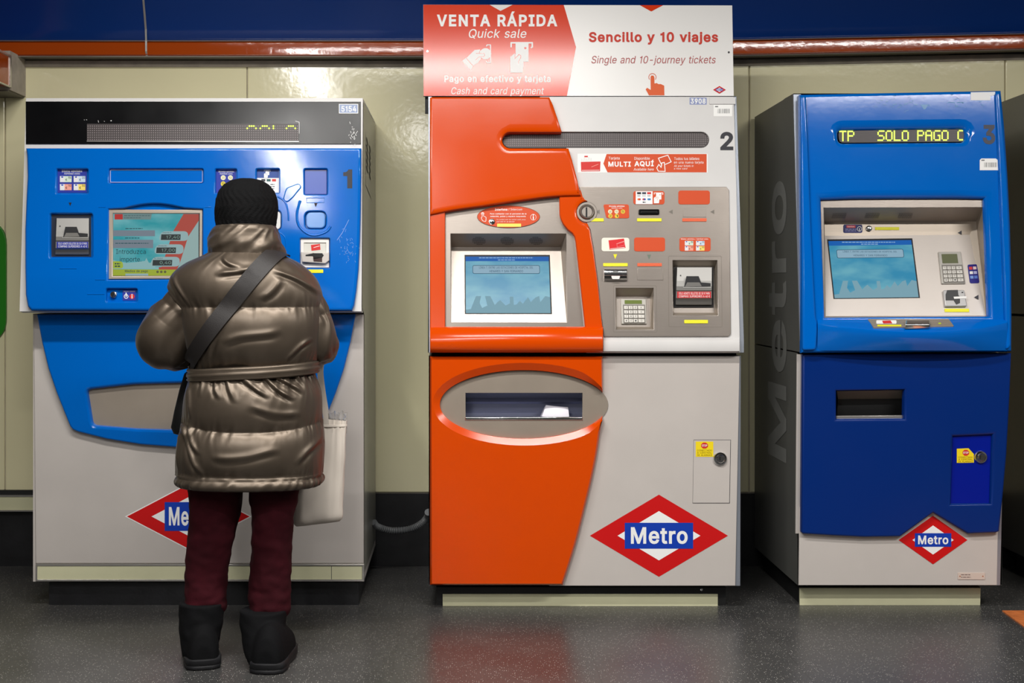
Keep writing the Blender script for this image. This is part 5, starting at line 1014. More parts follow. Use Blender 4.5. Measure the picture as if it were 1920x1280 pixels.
def receipt(b):
    PM = mat('receipt_paper', (232, 228, 238), rough=.8)
    z0 = zat(787, .03) - .004; n, k = 16, 10; g = []
    for i in range(n + 1):                        # a strip of paper arched over the bottom of the tray
        t = i / n; a = PI * (.02 + .92 * t)
        Y = .020 + .030 * (1 - math.cos(a)) * .9; z = z0 + .056 * math.sin(a)
        wd = .054 - .014 * math.sin(a)
        g.append([(at(1040, 780, .03).x + wd * (2 * j / k - 1) + .010 * math.sin(a), Y + .010 * (2 * j / k - 1) ** 2, z - .008 * (j / k) * math.sin(a)) for j in range(k + 1)])
    b.loft(g, PM, False)
    for q in range(4):
        f = lambda u, v: [g[2 + q][0][d] + (g[2 + q][k][d] - g[2 + q][0][d]) * u + (g[3 + q][0][d] - g[2 + q][0][d]) * v for d in range(3)]
        P = [Vector(f(u, v)) + Vector((0, -.0022, .0008)) for u, v in ((.35, .3), (.8 - .1 * (q % 2), .3), (.8 - .1 * (q % 2), .5), (.35, .5))]
        b.face(b.add(P), flat(150, 148, 160))
part('paper_receipt', None, receipt, 'curled white paper receipt lying in the tray of machine 2', category='receipt', base=(.3, .04, zat(786, .05)))

# ------------------------------------------------------------------ machine 3
def machine3():
    R = thing('ticket_machine', 'narrow blue ticket machine numbered 3, beside the orange and white machine', 'ticket machine', (1.63, .36, 0), 'row of ticket machines')
    U = rows(.06, 174, -.03, 660); L = flatpl(0.0)
    XL = xat(1496, 0); XR = xat(1880, 0)
    yb = .70
    xb = XL
    def cab(b):
        zt = zat(174, .06) - .002
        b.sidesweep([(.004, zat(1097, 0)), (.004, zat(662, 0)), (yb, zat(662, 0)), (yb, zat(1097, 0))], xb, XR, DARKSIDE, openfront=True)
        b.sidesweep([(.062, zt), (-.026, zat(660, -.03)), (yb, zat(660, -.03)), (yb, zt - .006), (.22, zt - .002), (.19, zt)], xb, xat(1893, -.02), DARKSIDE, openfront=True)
    part('cabinet', R, cab, 'dark grey side panels')
    def edge(b): b.prism(U, [(1487.5, 176.5), (1502, 176.5), (1506, 660), (1500.5, 660)], SILVER, front=.004, depth=.008, bevel=.001)
    part('edge_strip', R, edge)
    part('edge_strip', R, lambda b: b.prism(L, [(1494.5, 664), (1505, 664), (1503, 1000), (1492, 1000)], GREYP, front=.004, depth=.008, bevel=.001))
    def sidetext(b):                          # pale name running up the side panel
        vs_, fs, asp = text2d('Metro', .02, 0, 1)
        X = xb - .0012; y0, y1 = .16, .46; z0, z1 = .50, 1.56
        I = b.add([(X, y1 + (y0 - y1) * (1 - v), z0 + (z1 - z0) * u) for u, v in vs_])
        for f in fs: b.face([I[i] for i in f], mat('pale_grey_print', (122, 122, 118), rough=.45))
    part('side_lettering', R, sidetext, 'pale grey lettering running up the side')
    # upper blue moulding
    led = roundpoly([(1572, 243), (1811, 240), (1811, 265.5), (1573, 267.5)], 9, 4)
    ledh = [(x, y, 17) if y < 250 else (x, y, 9) for x, y in led]
    op = [(1541.5, 373.5, 12), (1600, 371.8, 15), (1695, 371, 15), (1790, 371, 15), (1847, 371.5, 12), (1851, 480, 9), (1855, 592, 7), (1547.5, 594.5, 4), (1544, 480, 6)]
    out = [(1500, 176.5), (1878, 169), (1885, 240), (1891, 330), (1895.5, 420), (1898, 520), (1898.5, 600), (1898, 658), (1503.5, 661), (1503, 520), (1501, 330)]
    part('blue_fascia', R, lambda b: b.prism(U, out, BLUE, front=.030, depth=.030, bevel=.012, seg=5, holes=[(ledh, .012, .020, .026), (op, .01, .020, .028)]))
    for q in ([(1501, 179), (1512, 178.5), (1517, 300), (1522, 440), (1530, 596), (1534, 606), (1531, 656), (1505, 657), (1503, 400)], [(1867, 172), (1876, 172), (1883, 250), (1889, 330), (1893, 420), (1896, 520), (1896.5, 650), (1887, 656), (1885, 604), (1880, 470), (1873, 300)]):
        part('blue_pillar', R, lambda b: b.prism(U, roundpoly(q, 6, 3), BLUE, front=.042, depth=.014, bevel=.008, seg=5))
    def leds(b):
        P = U; b.prism(P, led, LEDBG, front=.010, depth=.004, bevel=0)
        o = .0106
        for k in range(8): b.line(P, [(1574, 244.5 + 3 * k), (1809, 242.5 + 3 * k)], .5, flat(92, 84, 82), o)
        for st, x0 in (('TP', 1575), ('SOLO', 1646.5), ('PAGO', 1721), ('C', 1796.5)):
            for i, ch in enumerate(st):
                for r_, row in enumerate(F57[ch]):
                    for c_, bit in enumerate(row):
                        if bit == '1':
                            x, y = x0 + i * 15.2 + c_ * 2.65, 246.2 + r_ * 2.85 - (x0 - 1575) * .006
                            b.poly(P, [(x - 1.25, y - 1.3), (x + 1.25, y - 1.3), (x + 1.25, y + 1.3), (x - 1.25, y + 1.3)], LEDON, o + .0006)
    part('led_display', R, leds, 'lit led text display')
    part('machine_number', R, lambda b: b.text(U, '3', 1842.5, 234, 1866, 270.5, flat(70, 72, 84), bold=.03, off=.0308), 'dark grey figure 3')
    part('barcode_sticker', R, lambda b: barcode(b, U, 1837, 297, 1875, 319, .0308, True))
    part('blank_sticker', R, lambda b: b.poly(U, [(1820, 173), (1866, 172), (1866, 178), (1857, 180), (1857, 188), (1820, 188)], flat(240, 240, 240), .0308), 'torn white sticker')
    def wear(b):
        r = random.Random(8)
        for _ in range(46):
            x, y = r.choice((1665, 1700, 1725, 1790, 1805)) + r.gauss(0, 14), r.gauss(192, 7)
            b.line(U, [(x, y), (x + r.uniform(-7, 7), y + r.uniform(-2, 3))], r.uniform(.5, 1.6), flat(110, 160, 205), .0306)
        b.poly(U, [(1726, 196), (1740, 196), (1736, 204), (1732, 205)], flat(130, 170, 210), .0307)
    part('scratches', R, wear)
    # steel well with sloping screen plate
    fo = [(1538, 371), (1850, 368.5), (1858, 596), (1544, 598)]
    opn = [(1544.5, 389.5), (1843, 388.5), (1852, 591.5), (1548, 592.5)]
    part('screen_surround', R, lambda b: b.prism(U, fo, STEEL, front=.004, depth=.004, bevel=0, holes=[(opn, .001, .002, .003)]))
    a, b_ = U.pt(1544.5, 389.5, .001), U.pt(1843, 388.5, .001)
    c, d = U.pt(1830, 415, -.11), U.pt(1546, 417, -.11)
    e, f_ = U.pt(1818, 440, -.105), U.pt(1546.5, 442, -.105)
    g, h = U.pt(1849, 591.5, .001), U.pt(1548, 592.5, .001)
    g2 = U.pt(1852, 591.5, .001)
    PB, PM_ = tri(d, c, f_), tri(f_, e, h)
    def well(b):
        b.quad(a, b_, c, d, STEEL2); b.quad(d, c, e, f_, STEEL2); b.quad(f_, e, g, h, STEEL3)
        b.face(b.add([b_, g2, g, e, c]), STEEL2); b.face(b.add([a, d, f_, h]), STEEL2)
    wl = part('screen_well', R, well)
    SP = tri(a, b_, c)
    for cx in (1572, 1634, 1696):
        part('speaker_grille', wl, lambda b: [b.poly(SP, ell(cx - 12 + i * 2.4 + (3 - j) * .9, 401 + j * 2.4, .6, .8, 6), K_, .003) for i in range(11) for j in range(4)])
    part('screen', wl, lambda b: idle_screen(b, PM_, [(1551, 448.5), (1710.5, 446.5), (1725, 558), (1563, 560)], .0015), 'lit screen with pale city skyline')
    def ib(b):
        b.poly(PB, rrect(1581, 421, 1617, 436.5, 3), flat(26, 30, 92), .0008); b.rect(PB, 1587, 422.5, 1604, 427, flat(196, 50, 60), .0012); b.text(PB, 'Interfono', 1589, 423.4, 1602, 426, W_, off=.0016)
        for k in range(2): dashes(b, PB, 1585, 1606, 429 + 3 * k, 1.2, flat(150, 150, 200), .0012, k)
        b.line(PB, ell(1611.5, 429, 4, 4.4, 16), .8, W_, .0012, True); b.line(PB, [(1611.5, 428), (1611.5, 432)], 1.2, W_, .0014)
    part('intercom_sticker', wl, ib, 'dark blue intercom sticker')
    def bt(b):
        b.lathe(PB.pt(1629, 428.5, .001), PB.n, [(.011, 0), (.011, .003), (.008, .004), (.007, .007), (0, .008)], CHROME, 18)
    part('intercom_button', wl, bt)
    part('braille_tag', R, lambda b: b.prism(PB, [(1641, 425.5), (1686, 425.5), (1686, 431), (1641, 431)], YEL, front=.002, depth=.002, bevel=.0004), 'yellow raised tag')
    part('braille_tag', R, lambda b: b.prism(PM_, [(1771, 578.5), (1817, 578.5), (1817.5, 584.5), (1771.5, 584.5)], YEL, front=.002, depth=.002, bevel=.0004), 'yellow raised tag')
    keypad(R, PM_, [(1759.5, 472), (1801.5, 471.5), (1810, 531), (1766, 531.5)], .001, (.13, .07, .82, .36), (.12, .44, .95, .95), LCD2)
    def cr(b):
        b.prism(PM_, roundpoly([(1769, 543.5), (1808, 543), (1813.5, 573.5), (1772.5, 574)], 2), mat('card_reader_grey', (186, 184, 182), rough=.3, metal=.4), front=.012, depth=.012, bevel=.003)
        b.poly(PM_, [(1776, 543.6), (1796, 543.2), (1797, 553), (1800, 556), (1800, 568), (1793, 571), (1788, 563), (1773, 563), (1773, 552)], flat(66, 66, 66), .0126)
        b.poly(PM_, [(1788, 556), (1812, 555), (1812.5, 559), (1789, 560)], flat(236, 234, 230), .0132); b.rect(PM_, 1803, 547, 1806, 549, K_, .013)
    part('card_reader', R, cr)
    def cs(b):
        P = PM_; q = [(1814, 496), (1832, 495), (1836.5, 530.5), (1818.5, 531)]
        b.poly(P, roundpoly(q, 3, 3), flat(34, 30, 120), .001); f = bil(q)
        for i in range(2):
            for j in range(3):
                m = (flat(206, 60, 60), flat(230, 228, 226), flat(120, 150, 210), flat(230, 200, 200), flat(180, 180, 220), flat(90, 120, 200))[i * 3 + j]
                b.poly(P, [f(.12 + .42 * i, .12 + .24 * j), f(.46 + .42 * i, .12 + .24 * j), f(.46 + .42 * i, .27 + .24 * j), f(.12 + .42 * i, .27 + .24 * j)], m, .0014)
    part('cards_sticker', R, cs, 'dark blue sticker with card signs')
    for x, y, r_ in ((1800, 436, 4), (1831, 557, 4.6)): part('arrow_mark', R, lambda b: arrow(b, PM_ if y > 500 else PB, x, y, r_, 'l', DG, .002))
    # shelf below the screen
    def shelf(b):
        X = [1533, 1560, 1600, 1650, 1700, 1745, 1790, 1830, 1862, 1888]; fr = [604.5, 609.5, 614.5, 619, 621.5, 622, 620, 616, 611, 604.5]
        pr = [.046, .060, .074, .086, .092, .094, .090, .080, .066, .048]; rs = []
        for x, y, p in zip(X, fr, pr):
            rs.append([U.pt(x, 596, .016), U.pt(x, 598 + (y - 598) * .45, .03 + (p - .03) * .55), U.pt(x, y - 1.2, p - .004), U.pt(x, y, p), U.pt(x, y + 3, p + .001), U.pt(x, y + 14, p * .93), U.pt(x, 646, p * .78), U.pt(x, 657, p * .6), U.pt(x, 660, .0)])
        b.loft(rs, BLUE, False); b.face(b.add(rs[0]), BLUE); b.face(b.add(rs[-1]), BLUE)
    sh = part('blue_shelf', R, shelf)
    SP = tri(U.pt(1560, 597, .018), U.pt(1860, 597, .018), U.pt(1745, 620, .0915))
    part('shelf_plate', sh, lambda b: b.prism(SP, roundpoly([(1627, 597.5), (1779, 597.5), (1789, 611), (1638, 613)], 2, 2), STEEL2, front=.006, depth=.010, bevel=.001))
    def sp2(b):
        b.poly(SP, rrect(1643, 600, 1681, 606.8, 2), flat(238, 236, 232), .0066); b.poly(SP, [(1654, 601), (1670, 600.5), (1673, 606), (1656, 606.2)], RED, .007); b.rect(SP, 1645, 608.5, 1690, 611.5, YEL, .0066); b.poly(SP, ell(1762, 606, 3, 1.6, 10), flat(176, 196, 60), .0066)
    part('shelf_sticker', sh, sp2)
    part('ticket_slot', sh, lambda b: b.prism(SP, roundpoly([(1698, 599), (1744, 599), (1745, 608), (1697, 608.5)], 2, 3), CHROME, front=.020, depth=.016, bevel=.005))
    # lower half
    part('white_base', R, lambda b: b.prism(L, [(1499, 950), (1872, 950), (1869.5, 1097), (1497.5, 1097)], GREYP, front=.008, depth=.006, bevel=.002))
    part('edge_strip', R, lambda b: b.prism(L, [(1868, 668), (1885, 668), (1875.5, 1097), (1866, 1097)], SILVER, front=.0075, depth=.006, bevel=.001))
    dl = [(1505, 664), (1897, 662), (1894, 740), (1888, 850), (1881, 930), (1874, 996), (1868, 998.5), (1815, 1000.5), (1750, 961), (1688, 1006), (1620, 1007), (1560, 1004), (1506, 1000.5), (1502.5, 997)]
    sl = [(1569, 733), (1696, 731, 7), (1695, 784.5), (1569, 785.5)]; sl = [(1569, 733, 4), (1696, 731, 4), (1695, 784.5, 5), (1569, 785.5, 5)]
    ad = [(1788, 818, 5), (1861, 815.5, 7), (1857.5, 944, 4), (1784, 944.5, 6)]
    part('blue_door', R, lambda b: b.prism(L, dl, DOORBLUE, front=.030, depth=.024, bevel=.007, seg=4, holes=[(sl, .004, .012, .026), (ad, .004, .013, .016)]))
    def slot(b):
        b.quad(L.pt(1569, 733, .006), L.pt(1696, 731, .006), L.pt(1694, 747, -.05), L.pt(1571, 748, -.05), STEEL2)
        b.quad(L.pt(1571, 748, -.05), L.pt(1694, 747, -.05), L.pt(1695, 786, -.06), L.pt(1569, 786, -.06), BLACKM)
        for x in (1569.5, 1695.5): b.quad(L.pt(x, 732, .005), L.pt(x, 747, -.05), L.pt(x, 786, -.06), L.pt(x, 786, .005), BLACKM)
    part('collection_tray', R, slot, 'dark collection tray')
    part('tray_lip', R, lambda b: b.prism(L, [(1568, 779.5), (1695, 778.5), (1695, 785), (1568, 786)], ALU, front=.012, depth=.014, bevel=.002))
    d_ = part('access_door', R, lambda b: b.prism(L, [(1780, 810), (1868, 808), (1866, 952), (1778, 953)], HATCHBLUE, front=.016, depth=.006, bevel=.001))
    def al(b):
        b.poly(L, [(1794, 841), (1816, 840), (1826, 851), (1826, 867), (1794, 867.5)], flat(240, 214, 30), .0168); b.poly(L, ell(1811, 848.5, 6.6, 6, 8, 22.5, 382.5), RED, .0172); b.text(L, 'STOP', 1806, 846.5, 1816, 850.5, W_, bold=.02, off=.0176)
        for k, t in enumerate(('CONECTADO', 'A CENTRAL', 'DE ALARMAS')): b.text(L, t, 1797, 855.5 + 4 * k, 1824, 858.4 + 4 * k, flat(120, 96, 20), off=.0172)
    part('alarm_sticker', d_, al, 'yellow alarm sticker')
    lock(d_, L, 1838.5, 856.5, 11.5, .016)
    part('diamond_logo', R, lambda b: diamond(b, L, 1749.5, 1012, 64.5, 45.5, .0092, 0, True, .53, .28), 'red diamond logo with blue name bar')
    def npl(b):
        b.prism(L, rrect(1796, 1073.5, 1847, 1086, 1), mat('beige_name_plate', (206, 188, 176), rough=.5), front=.0102, depth=.002, bevel=.0004)
        for k in range(2): dashes(b, L, 1802, 1820, 1076.5 + 4.5 * k, 1.4, flat(120, 100, 96), .0106, k)
        for x in (1800, 1843): b.poly(L, ell(x, 1080, 1.4, 1.4, 8), CHROME, .0106)
    part('name_plate', R, npl)
    part('plinth', R, lambda b: b.box(xat(1502, .055), .06, 0, xat(1838, .055), .66, zat(1098, .05) - .004, BLACKM))
    part('kick_strip', R, lambda b: b.prism(flatpl(.06), [(1499.5, 1102), (1839, 1102), (1838, 1134.5), (1499.5, 1134.5)], CREAMK, front=.008, depth=.0075, bevel=.001), 'cream kick strip')
machine3()

def machine4():
    R = thing('ticket_machine', 'dark-sided ticket machine at the picture edge, next after machine 3, mostly out of view', 'ticket machine', (2.60, .36, 0), 'row of ticket machines')
    x0, x1 = 2.235, 2.97
    zt = 1.925
    def cab(b):
        b.sidesweep([(.004, .09), (.004, 1.04), (WY - .01, 1.04), (WY - .01, .09)], x0, x1, DARKSIDE)
        b.sidesweep([(.10, zt + .012), (-.05, 1.05), (WY - .01, 1.05), (WY - .01, zt - .008), (.2, zt)], x0, x1, DARKSIDE)
    part('cabinet', R, cab)
    def fa(b):
        b.sidesweep([(.098, zt + .012), (-.052, 1.05), (-.08, 1.055), (.07, zt + .012)], x0 + .01, x1 - .01, BLUE); b.box(x0 + .01, -.02, .30, x1 - .01, .003, 1.035, BLUE); b.box(x0 + .005, -.008, .09, x1 - .005, .0035, .299, GREYP)
    part('blue_fascia', R, fa)
    part('plinth', R, lambda b: b.box(x0 + .04, .06, 0, x1 - .04, .64, .089, BLACKM))
machine4()

# ------------------------------------------------------------------ the person
def satin(name, colr, rough):
    m = mat(name, colr, rough=rough, metal=.68, bump=(48, .12), spec=.6, sheen=.05)
    b = m.node_tree.nodes['Principled BSDF']; b.inputs['Coat Weight'].default_value = .1; b.inputs['Coat Roughness'].default_value = .3; b.inputs['Sheen Roughness'].default_value = .4
    return m
COAT = satin('bronze_satin_nylon', (92, 81, 69), .45)
KNIT = mat('black_knit', (9, 9, 10), rough=.9, bump=(300, .9), spec=.15)
TROUS = mat('burgundy_cotton', (54, 3, 14), rough=.9, bump=(500, .3), var=(14, .3), spec=.2)
SUEDE = mat('black_suede', (8, 8, 10), rough=.85, bump=(160, .3), spec=.15)
RUBBER = mat('black_rubber_sole', (26, 26, 28), rough=.55, spec=.3)
SKIN = mat('skin', (206, 152, 124), rough=.55, bump=(300, .1))
STRAP = mat('dark_webbing', (30, 26, 25), rough=.6, bump=(600, .4))
BAGB = mat('black_bag_fabric', (14, 14, 15), rough=.6, bump=(300, .3))
CANVAS = mat('cream_cotton_canvas', (212, 202, 190), rough=.9, bump=(700, .12), var=(8, .06))
ZC = 4.15; YC = ZC - D
def wx(px, Z=ZC): return (px - CX) / F * Z
def wz(py, Z=ZC): return H + (CY - py) / F * Z
def nz(x, y, z): return noise.noise(Vector((x, y, z)))
def spline(keys, x):                          # smooth interpolation of key rows (row, values...)
    for i in range(len(keys) - 1):
        if keys[i][0] <= x <= keys[i + 1][0]:
            p0, p1, p2, p3 = keys[max(i - 1, 0)], keys[i], keys[i + 1], keys[min(i + 2, len(keys) - 1)]
            h = p2[0] - p1[0]; t = (x - p1[0]) / h; out = []
            for j in range(1, len(p1)):
                m1 = (p2[j] - p0[j]) / ((p2[0] - p0[0]) or 1) * h; m2 = (p3[j] - p1[j]) / ((p3[0] - p1[0]) or 1) * h
                out.append((2 * t ** 3 - 3 * t * t + 1) * p1[j] + (t ** 3 - 2 * t * t + t) * m1 + (-2 * t ** 3 + 3 * t * t) * p2[j] + (t ** 3 - t * t) * m2)
            return out
    return list(keys[-1][1:]) if x > keys[-1][0] else list(keys[0][1:])
def spow(v, e): return math.copysign(abs(v) ** e, v)
def ringpts(py, xl, xr, dh, yo, n, ex, disp=None, Z=ZC):
    cx, a = wx((xl + xr) / 2, Z), (wx(xr, Z) - wx(xl, Z)) / 2; z = wz(py, Z); out = []
    for k in range(n):
        t = 2 * PI * k / n; c, s_ = spow(math.cos(t), 2 / ex), spow(math.sin(t), 2 / ex); d = disp(t, py) if disp else 0.0
        nx, ny = math.cos(t) / a, math.sin(t) / dh; l = math.hypot(nx, ny)
        out.append((cx + a * c + d * nx / l, Z - D + yo + dh * s_ + d * ny / l, z))
    return out

PR = thing('person', 'person seen from behind in bronze puffer coat, black knit hat and dark red trousers', 'person', (wx(448), YC, 0))

# body: one continuous surface under the clothes
def ball(b, c, r, m, nu=20, nv=12):
    rs = []
    for i in range(nv + 1):
        p = PI * i / nv - PI / 2; q = max(math.cos(p), 1e-3)
        rs.append([(c[0] + r[0] * q * math.cos(2 * PI * k / nu), c[1] + r[1] * q * math.sin(2 * PI * k / nu), c[2] + r[2] * math.sin(p)) for k in range(nu)])
    b.loft(rs, m, True, True, True)
LS = [Vector(p) for p in ((wx(366), YC, wz(566)), (wx(330), YC - .01, wz(606)), (wx(309), YC + .01, wz(640)), (wx(328), YC + .13, wz(646)), (wx(372), YC + .29, wz(632)))]
RS = [Vector(p) for p in ((wx(568), YC, wz(566)), (wx(591), YC, wz(606)), (wx(594), YC + .01, wz(645)), (wx(592), YC + .12, wz(652)), (wx(570), YC + .29, wz(636)))]
def hand(b, wrist, fwd, side):                # palm, four bent fingers of different lengths and a thumb from the palm's side
    f = fwd.normalized(); up = Vector((0, 0, 1)); s_ = f.cross(up).normalized() * side; up = s_.cross(f).normalized() * side
    pm = wrist + f * .05
    b.tube([wrist - f * .01, wrist + f * .02, pm, wrist + f * .085], [.024, .027, .033, .028], SKIN, 12)
    for i, (o, l) in enumerate(((-.027, .062), (-.009, .072), (.009, .068), (.026, .052))):
        r0 = wrist + f * .08 + s_ * o; k1 = r0 + f * l * .42 - up * .006; k2 = k1 + f * l * .28 - up * .020; k3 = k2 + f * l * .10 - up * .024
        b.tube([r0 - f * .02, r0, k1, k2, k3], [.0095, .0095, .009, .008, .0065], SKIN, 8)
    t0 = wrist + f * .03 - s_ * .024
    b.tube([t0, t0 + f * .024 - s_ * .022, t0 + f * .05 - s_ * .026 - up * .01, t0 + f * .070 - s_ * .018 - up * .018], [.013, .0115, .0105, .008], SKIN, 8)
def body(b):
    HC = Vector((wx(459), YC + .03, wz(402)))
    ball(b, HC + Vector((0, 0, .02)), (.070, .090, .082), SKIN); ball(b, HC + Vector((0, .03, -.055)), (.056, .062, .062), SKIN)
    b.tube([HC + Vector((0, .088, .022)), HC + Vector((0, .104, -.012)), HC + Vector((0, .092, -.024))], [.008, .013, .010], SKIN, 8)       # nose
    for s_ in (-1, 1):
        ball(b, HC + Vector((s_ * .076, -.002, -.012)), (.009, .018, .031), SKIN, 10, 8)       # ears
        ball(b, HC + Vector((s_ * .030, .083, .020)), (.014, .010, .009), SKIN, 10, 8)         # eyelids
        b.tube([HC + Vector((s_ * .012, .094, .036)), HC + Vector((s_ * .046, .078, .038))], .008, SKIN, 8)
    b.tube([HC + Vector((-.022, .088, -.056)), HC + Vector((0, .094, -.058)), HC + Vector((.022, .088, -.056))], [.006, .009, .006], SKIN, 8)
    x = wx(456)
    b.tube([(x, YC + .02, wz(440)), (x, YC, wz(500))], [.052, .058], SKIN, 16)
    b.loft([[(x + a * math.cos(t), YC + d * math.sin(t), z) for t in [2 * PI * k / 24 for k in range(24)]] for a, d, z in ((.06, .05, wz(492)), (.15, .075, wz(520)), (.155, .095, wz(580)), (.135, .09, wz(660)), (.16, .10, wz(760)), (.15, .10, wz(830)), (.08, .08, wz(870)))], SKIN, True, True, True)
    for P_, sd in ((LS, 1), (RS, -1)):
        q = smoothline([tuple(v) for v in P_], 6); b.tube([P_[0] + Vector((.05 * sd, 0, .0))] + q, [.045] + [.042 - .017 * i / (len(q) - 1) for i in range(len(q))], SKIN, 14)
        hand(b, P_[4], P_[4] - P_[3], sd)
    for px0, px1, sy in ((408, 382, -.01), (514, 504, -.03)):
        b.tube([(wx(px0), YC, wz(800)), (wx((px0 + px1) / 2), YC, wz(960)), (wx(px1), YC - .005, wz(1110)), (wx(px1), YC + sy, .08)], [.062, .050, .038, .030], SKIN, 14)
        b.tube([(wx(px1), YC + sy - .01, .055), (wx(px1) - .01, YC + sy + .10, .045)], [.030, .024], SKIN, 12)
bo = part('body', PR, body)
def remesh(o, v, it=0):
    m = o.modifiers.new('one_surface', 'REMESH'); m.mode = 'VOXEL'; m.voxel_size = v; m.use_smooth_shade = True
    if it: s_ = o.modifiers.new('soften', 'SMOOTH'); s_.iterations = it; s_.factor = .5
remesh(bo, .0055, 2)

# coat
KEY = [(470, 398, 518, .088, .0), (480, 380, 535, .106, .0), (493, 352, 560, .124, .0), (512, 328, 583, .140, .0), (530, 320, 596, .150, .0), (556, 325, 604, .158, 0), (590, 338, 606, .162, .0), (620, 345, 605, .160, .0), (650, 352, 602, .153, .0), (676, 360, 595, .142, 0), (690, 362, 590, .135, .0), (705, 358, 592, .140, 0),
       (735, 349, 601, .153, .0), (770, 344, 604, .160, .0), (808, 339, 606, .163, .0), (850, 333, 607, .166, .0), (880, 331, 606, .164, .0), (889, 331, 605, .160, .0)]
SEAMS = [462, 575, 690, 806, 886]
FOLDS = [(405, 702, 428, 738, 4, 7), (438, 702, 452, 745, 4, 7), (462, 700, 500, 738, 4, 8), (492, 700, 548, 742, 4, 9), (520, 697, 566, 733, 4, 8), (562, 694, 578, 716, 4, 7), (378, 704, 385, 735, 4, 6), (352, 722, 366, 775, 4, 7), (345, 792, 404, 876, 5, 8), (360, 798, 398, 838, 4, 7), (340, 812, 352, 868, 4, 6),
         (436, 488, 476, 502, 4, 7), (448, 520, 498, 502, 5, 7), (540, 512, 600, 548, 5, 6), (500, 560, 540, 528, 5, 5), (352, 520, 376, 572, 4, 6), (338, 535, 350, 580, 3, 6), (440, 640, 520, 618, 6, 4), (540, 672, 580, 640, 4, 6), (395, 664, 420, 640, 4, 5), (480, 760, 560, 775, 6, 4), (430, 850, 520, 838, 6, 4), (560, 860, 596, 820, 5, 5)]
def folds(px, py):                            # single creases: a ridge with a dip beside it
    d = 0.0
    for x0, y0, x1, y1, w, a in FOLDS:
        if not (min(x0, x1) - 24 < px < max(x0, x1) + 24 and min(y0, y1) - 24 < py < max(y0, y1) + 24): continue
        ux, uy = x1 - x0, y1 - y0; l = math.hypot(ux, uy); ux /= l; uy /= l
        al = (px - x0) * ux + (py - y0) * uy; q = (px - x0) * -uy + (py - y0) * ux; q += 3 * math.sin(al * .06 + x0)
        f = max(0, min(1, (al + 8) / 16)) * max(0, min(1, (l + 8 - al) / 22))
        d += a * .0011 * f * (math.exp(-(q / w) ** 2) - .8 * math.exp(-((q - 1.7 * w) / w) ** 2))
    return d
def quilt(t, py):
    cx, sx = math.cos(t), math.sin(t); d = 0.0; P0 = py
    if py > 690: py += min(1, (py - 690) / 60) * (4 + 13 * cx * cx) * (1 if py < 840 else max(0, 1 - (py - 840) / 45))
    side = 1 - .75 * max(0, abs(cx) - .45) / .55
    for a, c in zip(SEAMS, SEAMS[1:]):
        if a <= py <= c:
            q = (py - a) / (c - a); d += .021 * side * ((1 - abs(2 * q ** .85 - 1) ** 2.4) - .6)
    if sx < 0: d += folds(469 + 134 * cx, P0 + 4)
    near = min(abs(py - s_) for s_ in SEAMS[1:])
    d += .0075 * math.exp(-near / 11) * (.3 - abs(nz(cx * 9 + py * .01, sx * 9, py * .012)) * 1.5)
    d += .0035 * nz(cx * 2.2 + 4 + py * .006, sx * 2.2, py * .014)
    d += .0016 * nz(cx * 4.5 + py * .012, sx * 4.5 + 8, py * .022)
    if py > 690: w_ = math.exp(-(py - 694) / 24.0); n3 = nz(cx * 7 + (py - 690) * .022, sx * 7, 3.3); d += .017 * w_ * (.35 - abs(n3) * 1.6) - .004 * w_
    if 575 < py < 690: w_ = math.exp(-(690 - py) / 14.0); d += .012 * w_ * (.3 - abs(nz(cx * 7, sx * 7, 7.7)) * 1.5)
    if py > 806: w_ = math.exp(-(py - 806) / 40.0) * max(0, -cx - .25); n4 = nz((py - 806) * .02 - cx * 9, sx * 3, 5.1); d += .022 * w_ * (.3 - abs(n4) * 1.6)
    if py < 530: w_ = math.exp(-(py - 470) / 16.0); d += .008 * w_ * (.3 - abs(nz(cx * 6 + py * .01, sx * 6, 1.7)) * 1.5)
    return d * min(1, max(0, (889 - P0) / 9))
def torso(b):
    rs = [ringpts(472, 418, 512, .07, 0, 260, 2.0)]
    y = 474.0
    while y < 888: rs.append(ringpts(y, *spline(KEY, y), 260, 2.35, quilt)); y += 1.9
    hx = lambda t, py: .0055 * nz(math.cos(t) * 11 + py * .05, math.sin(t) * 11, py * .03)
    for py, k, dh in ((889, 0, .159), (891, -2, .164), (894, -4, .167), (898, -5, .169), (902, -4, .168), (906, -1, .164), (908, 4, .158), (906, 10, .150), (896, 14, .146), (866, 16, .144)):
        rs.append(ringpts(py, 334 + k, 602 - k, dh, 0, 260, 2.35, hx))
    b.loft(rs, COAT, True, True, False)
coat = part('coat', PR, torso, 'bronze quilted puffer coat', sharp=0)
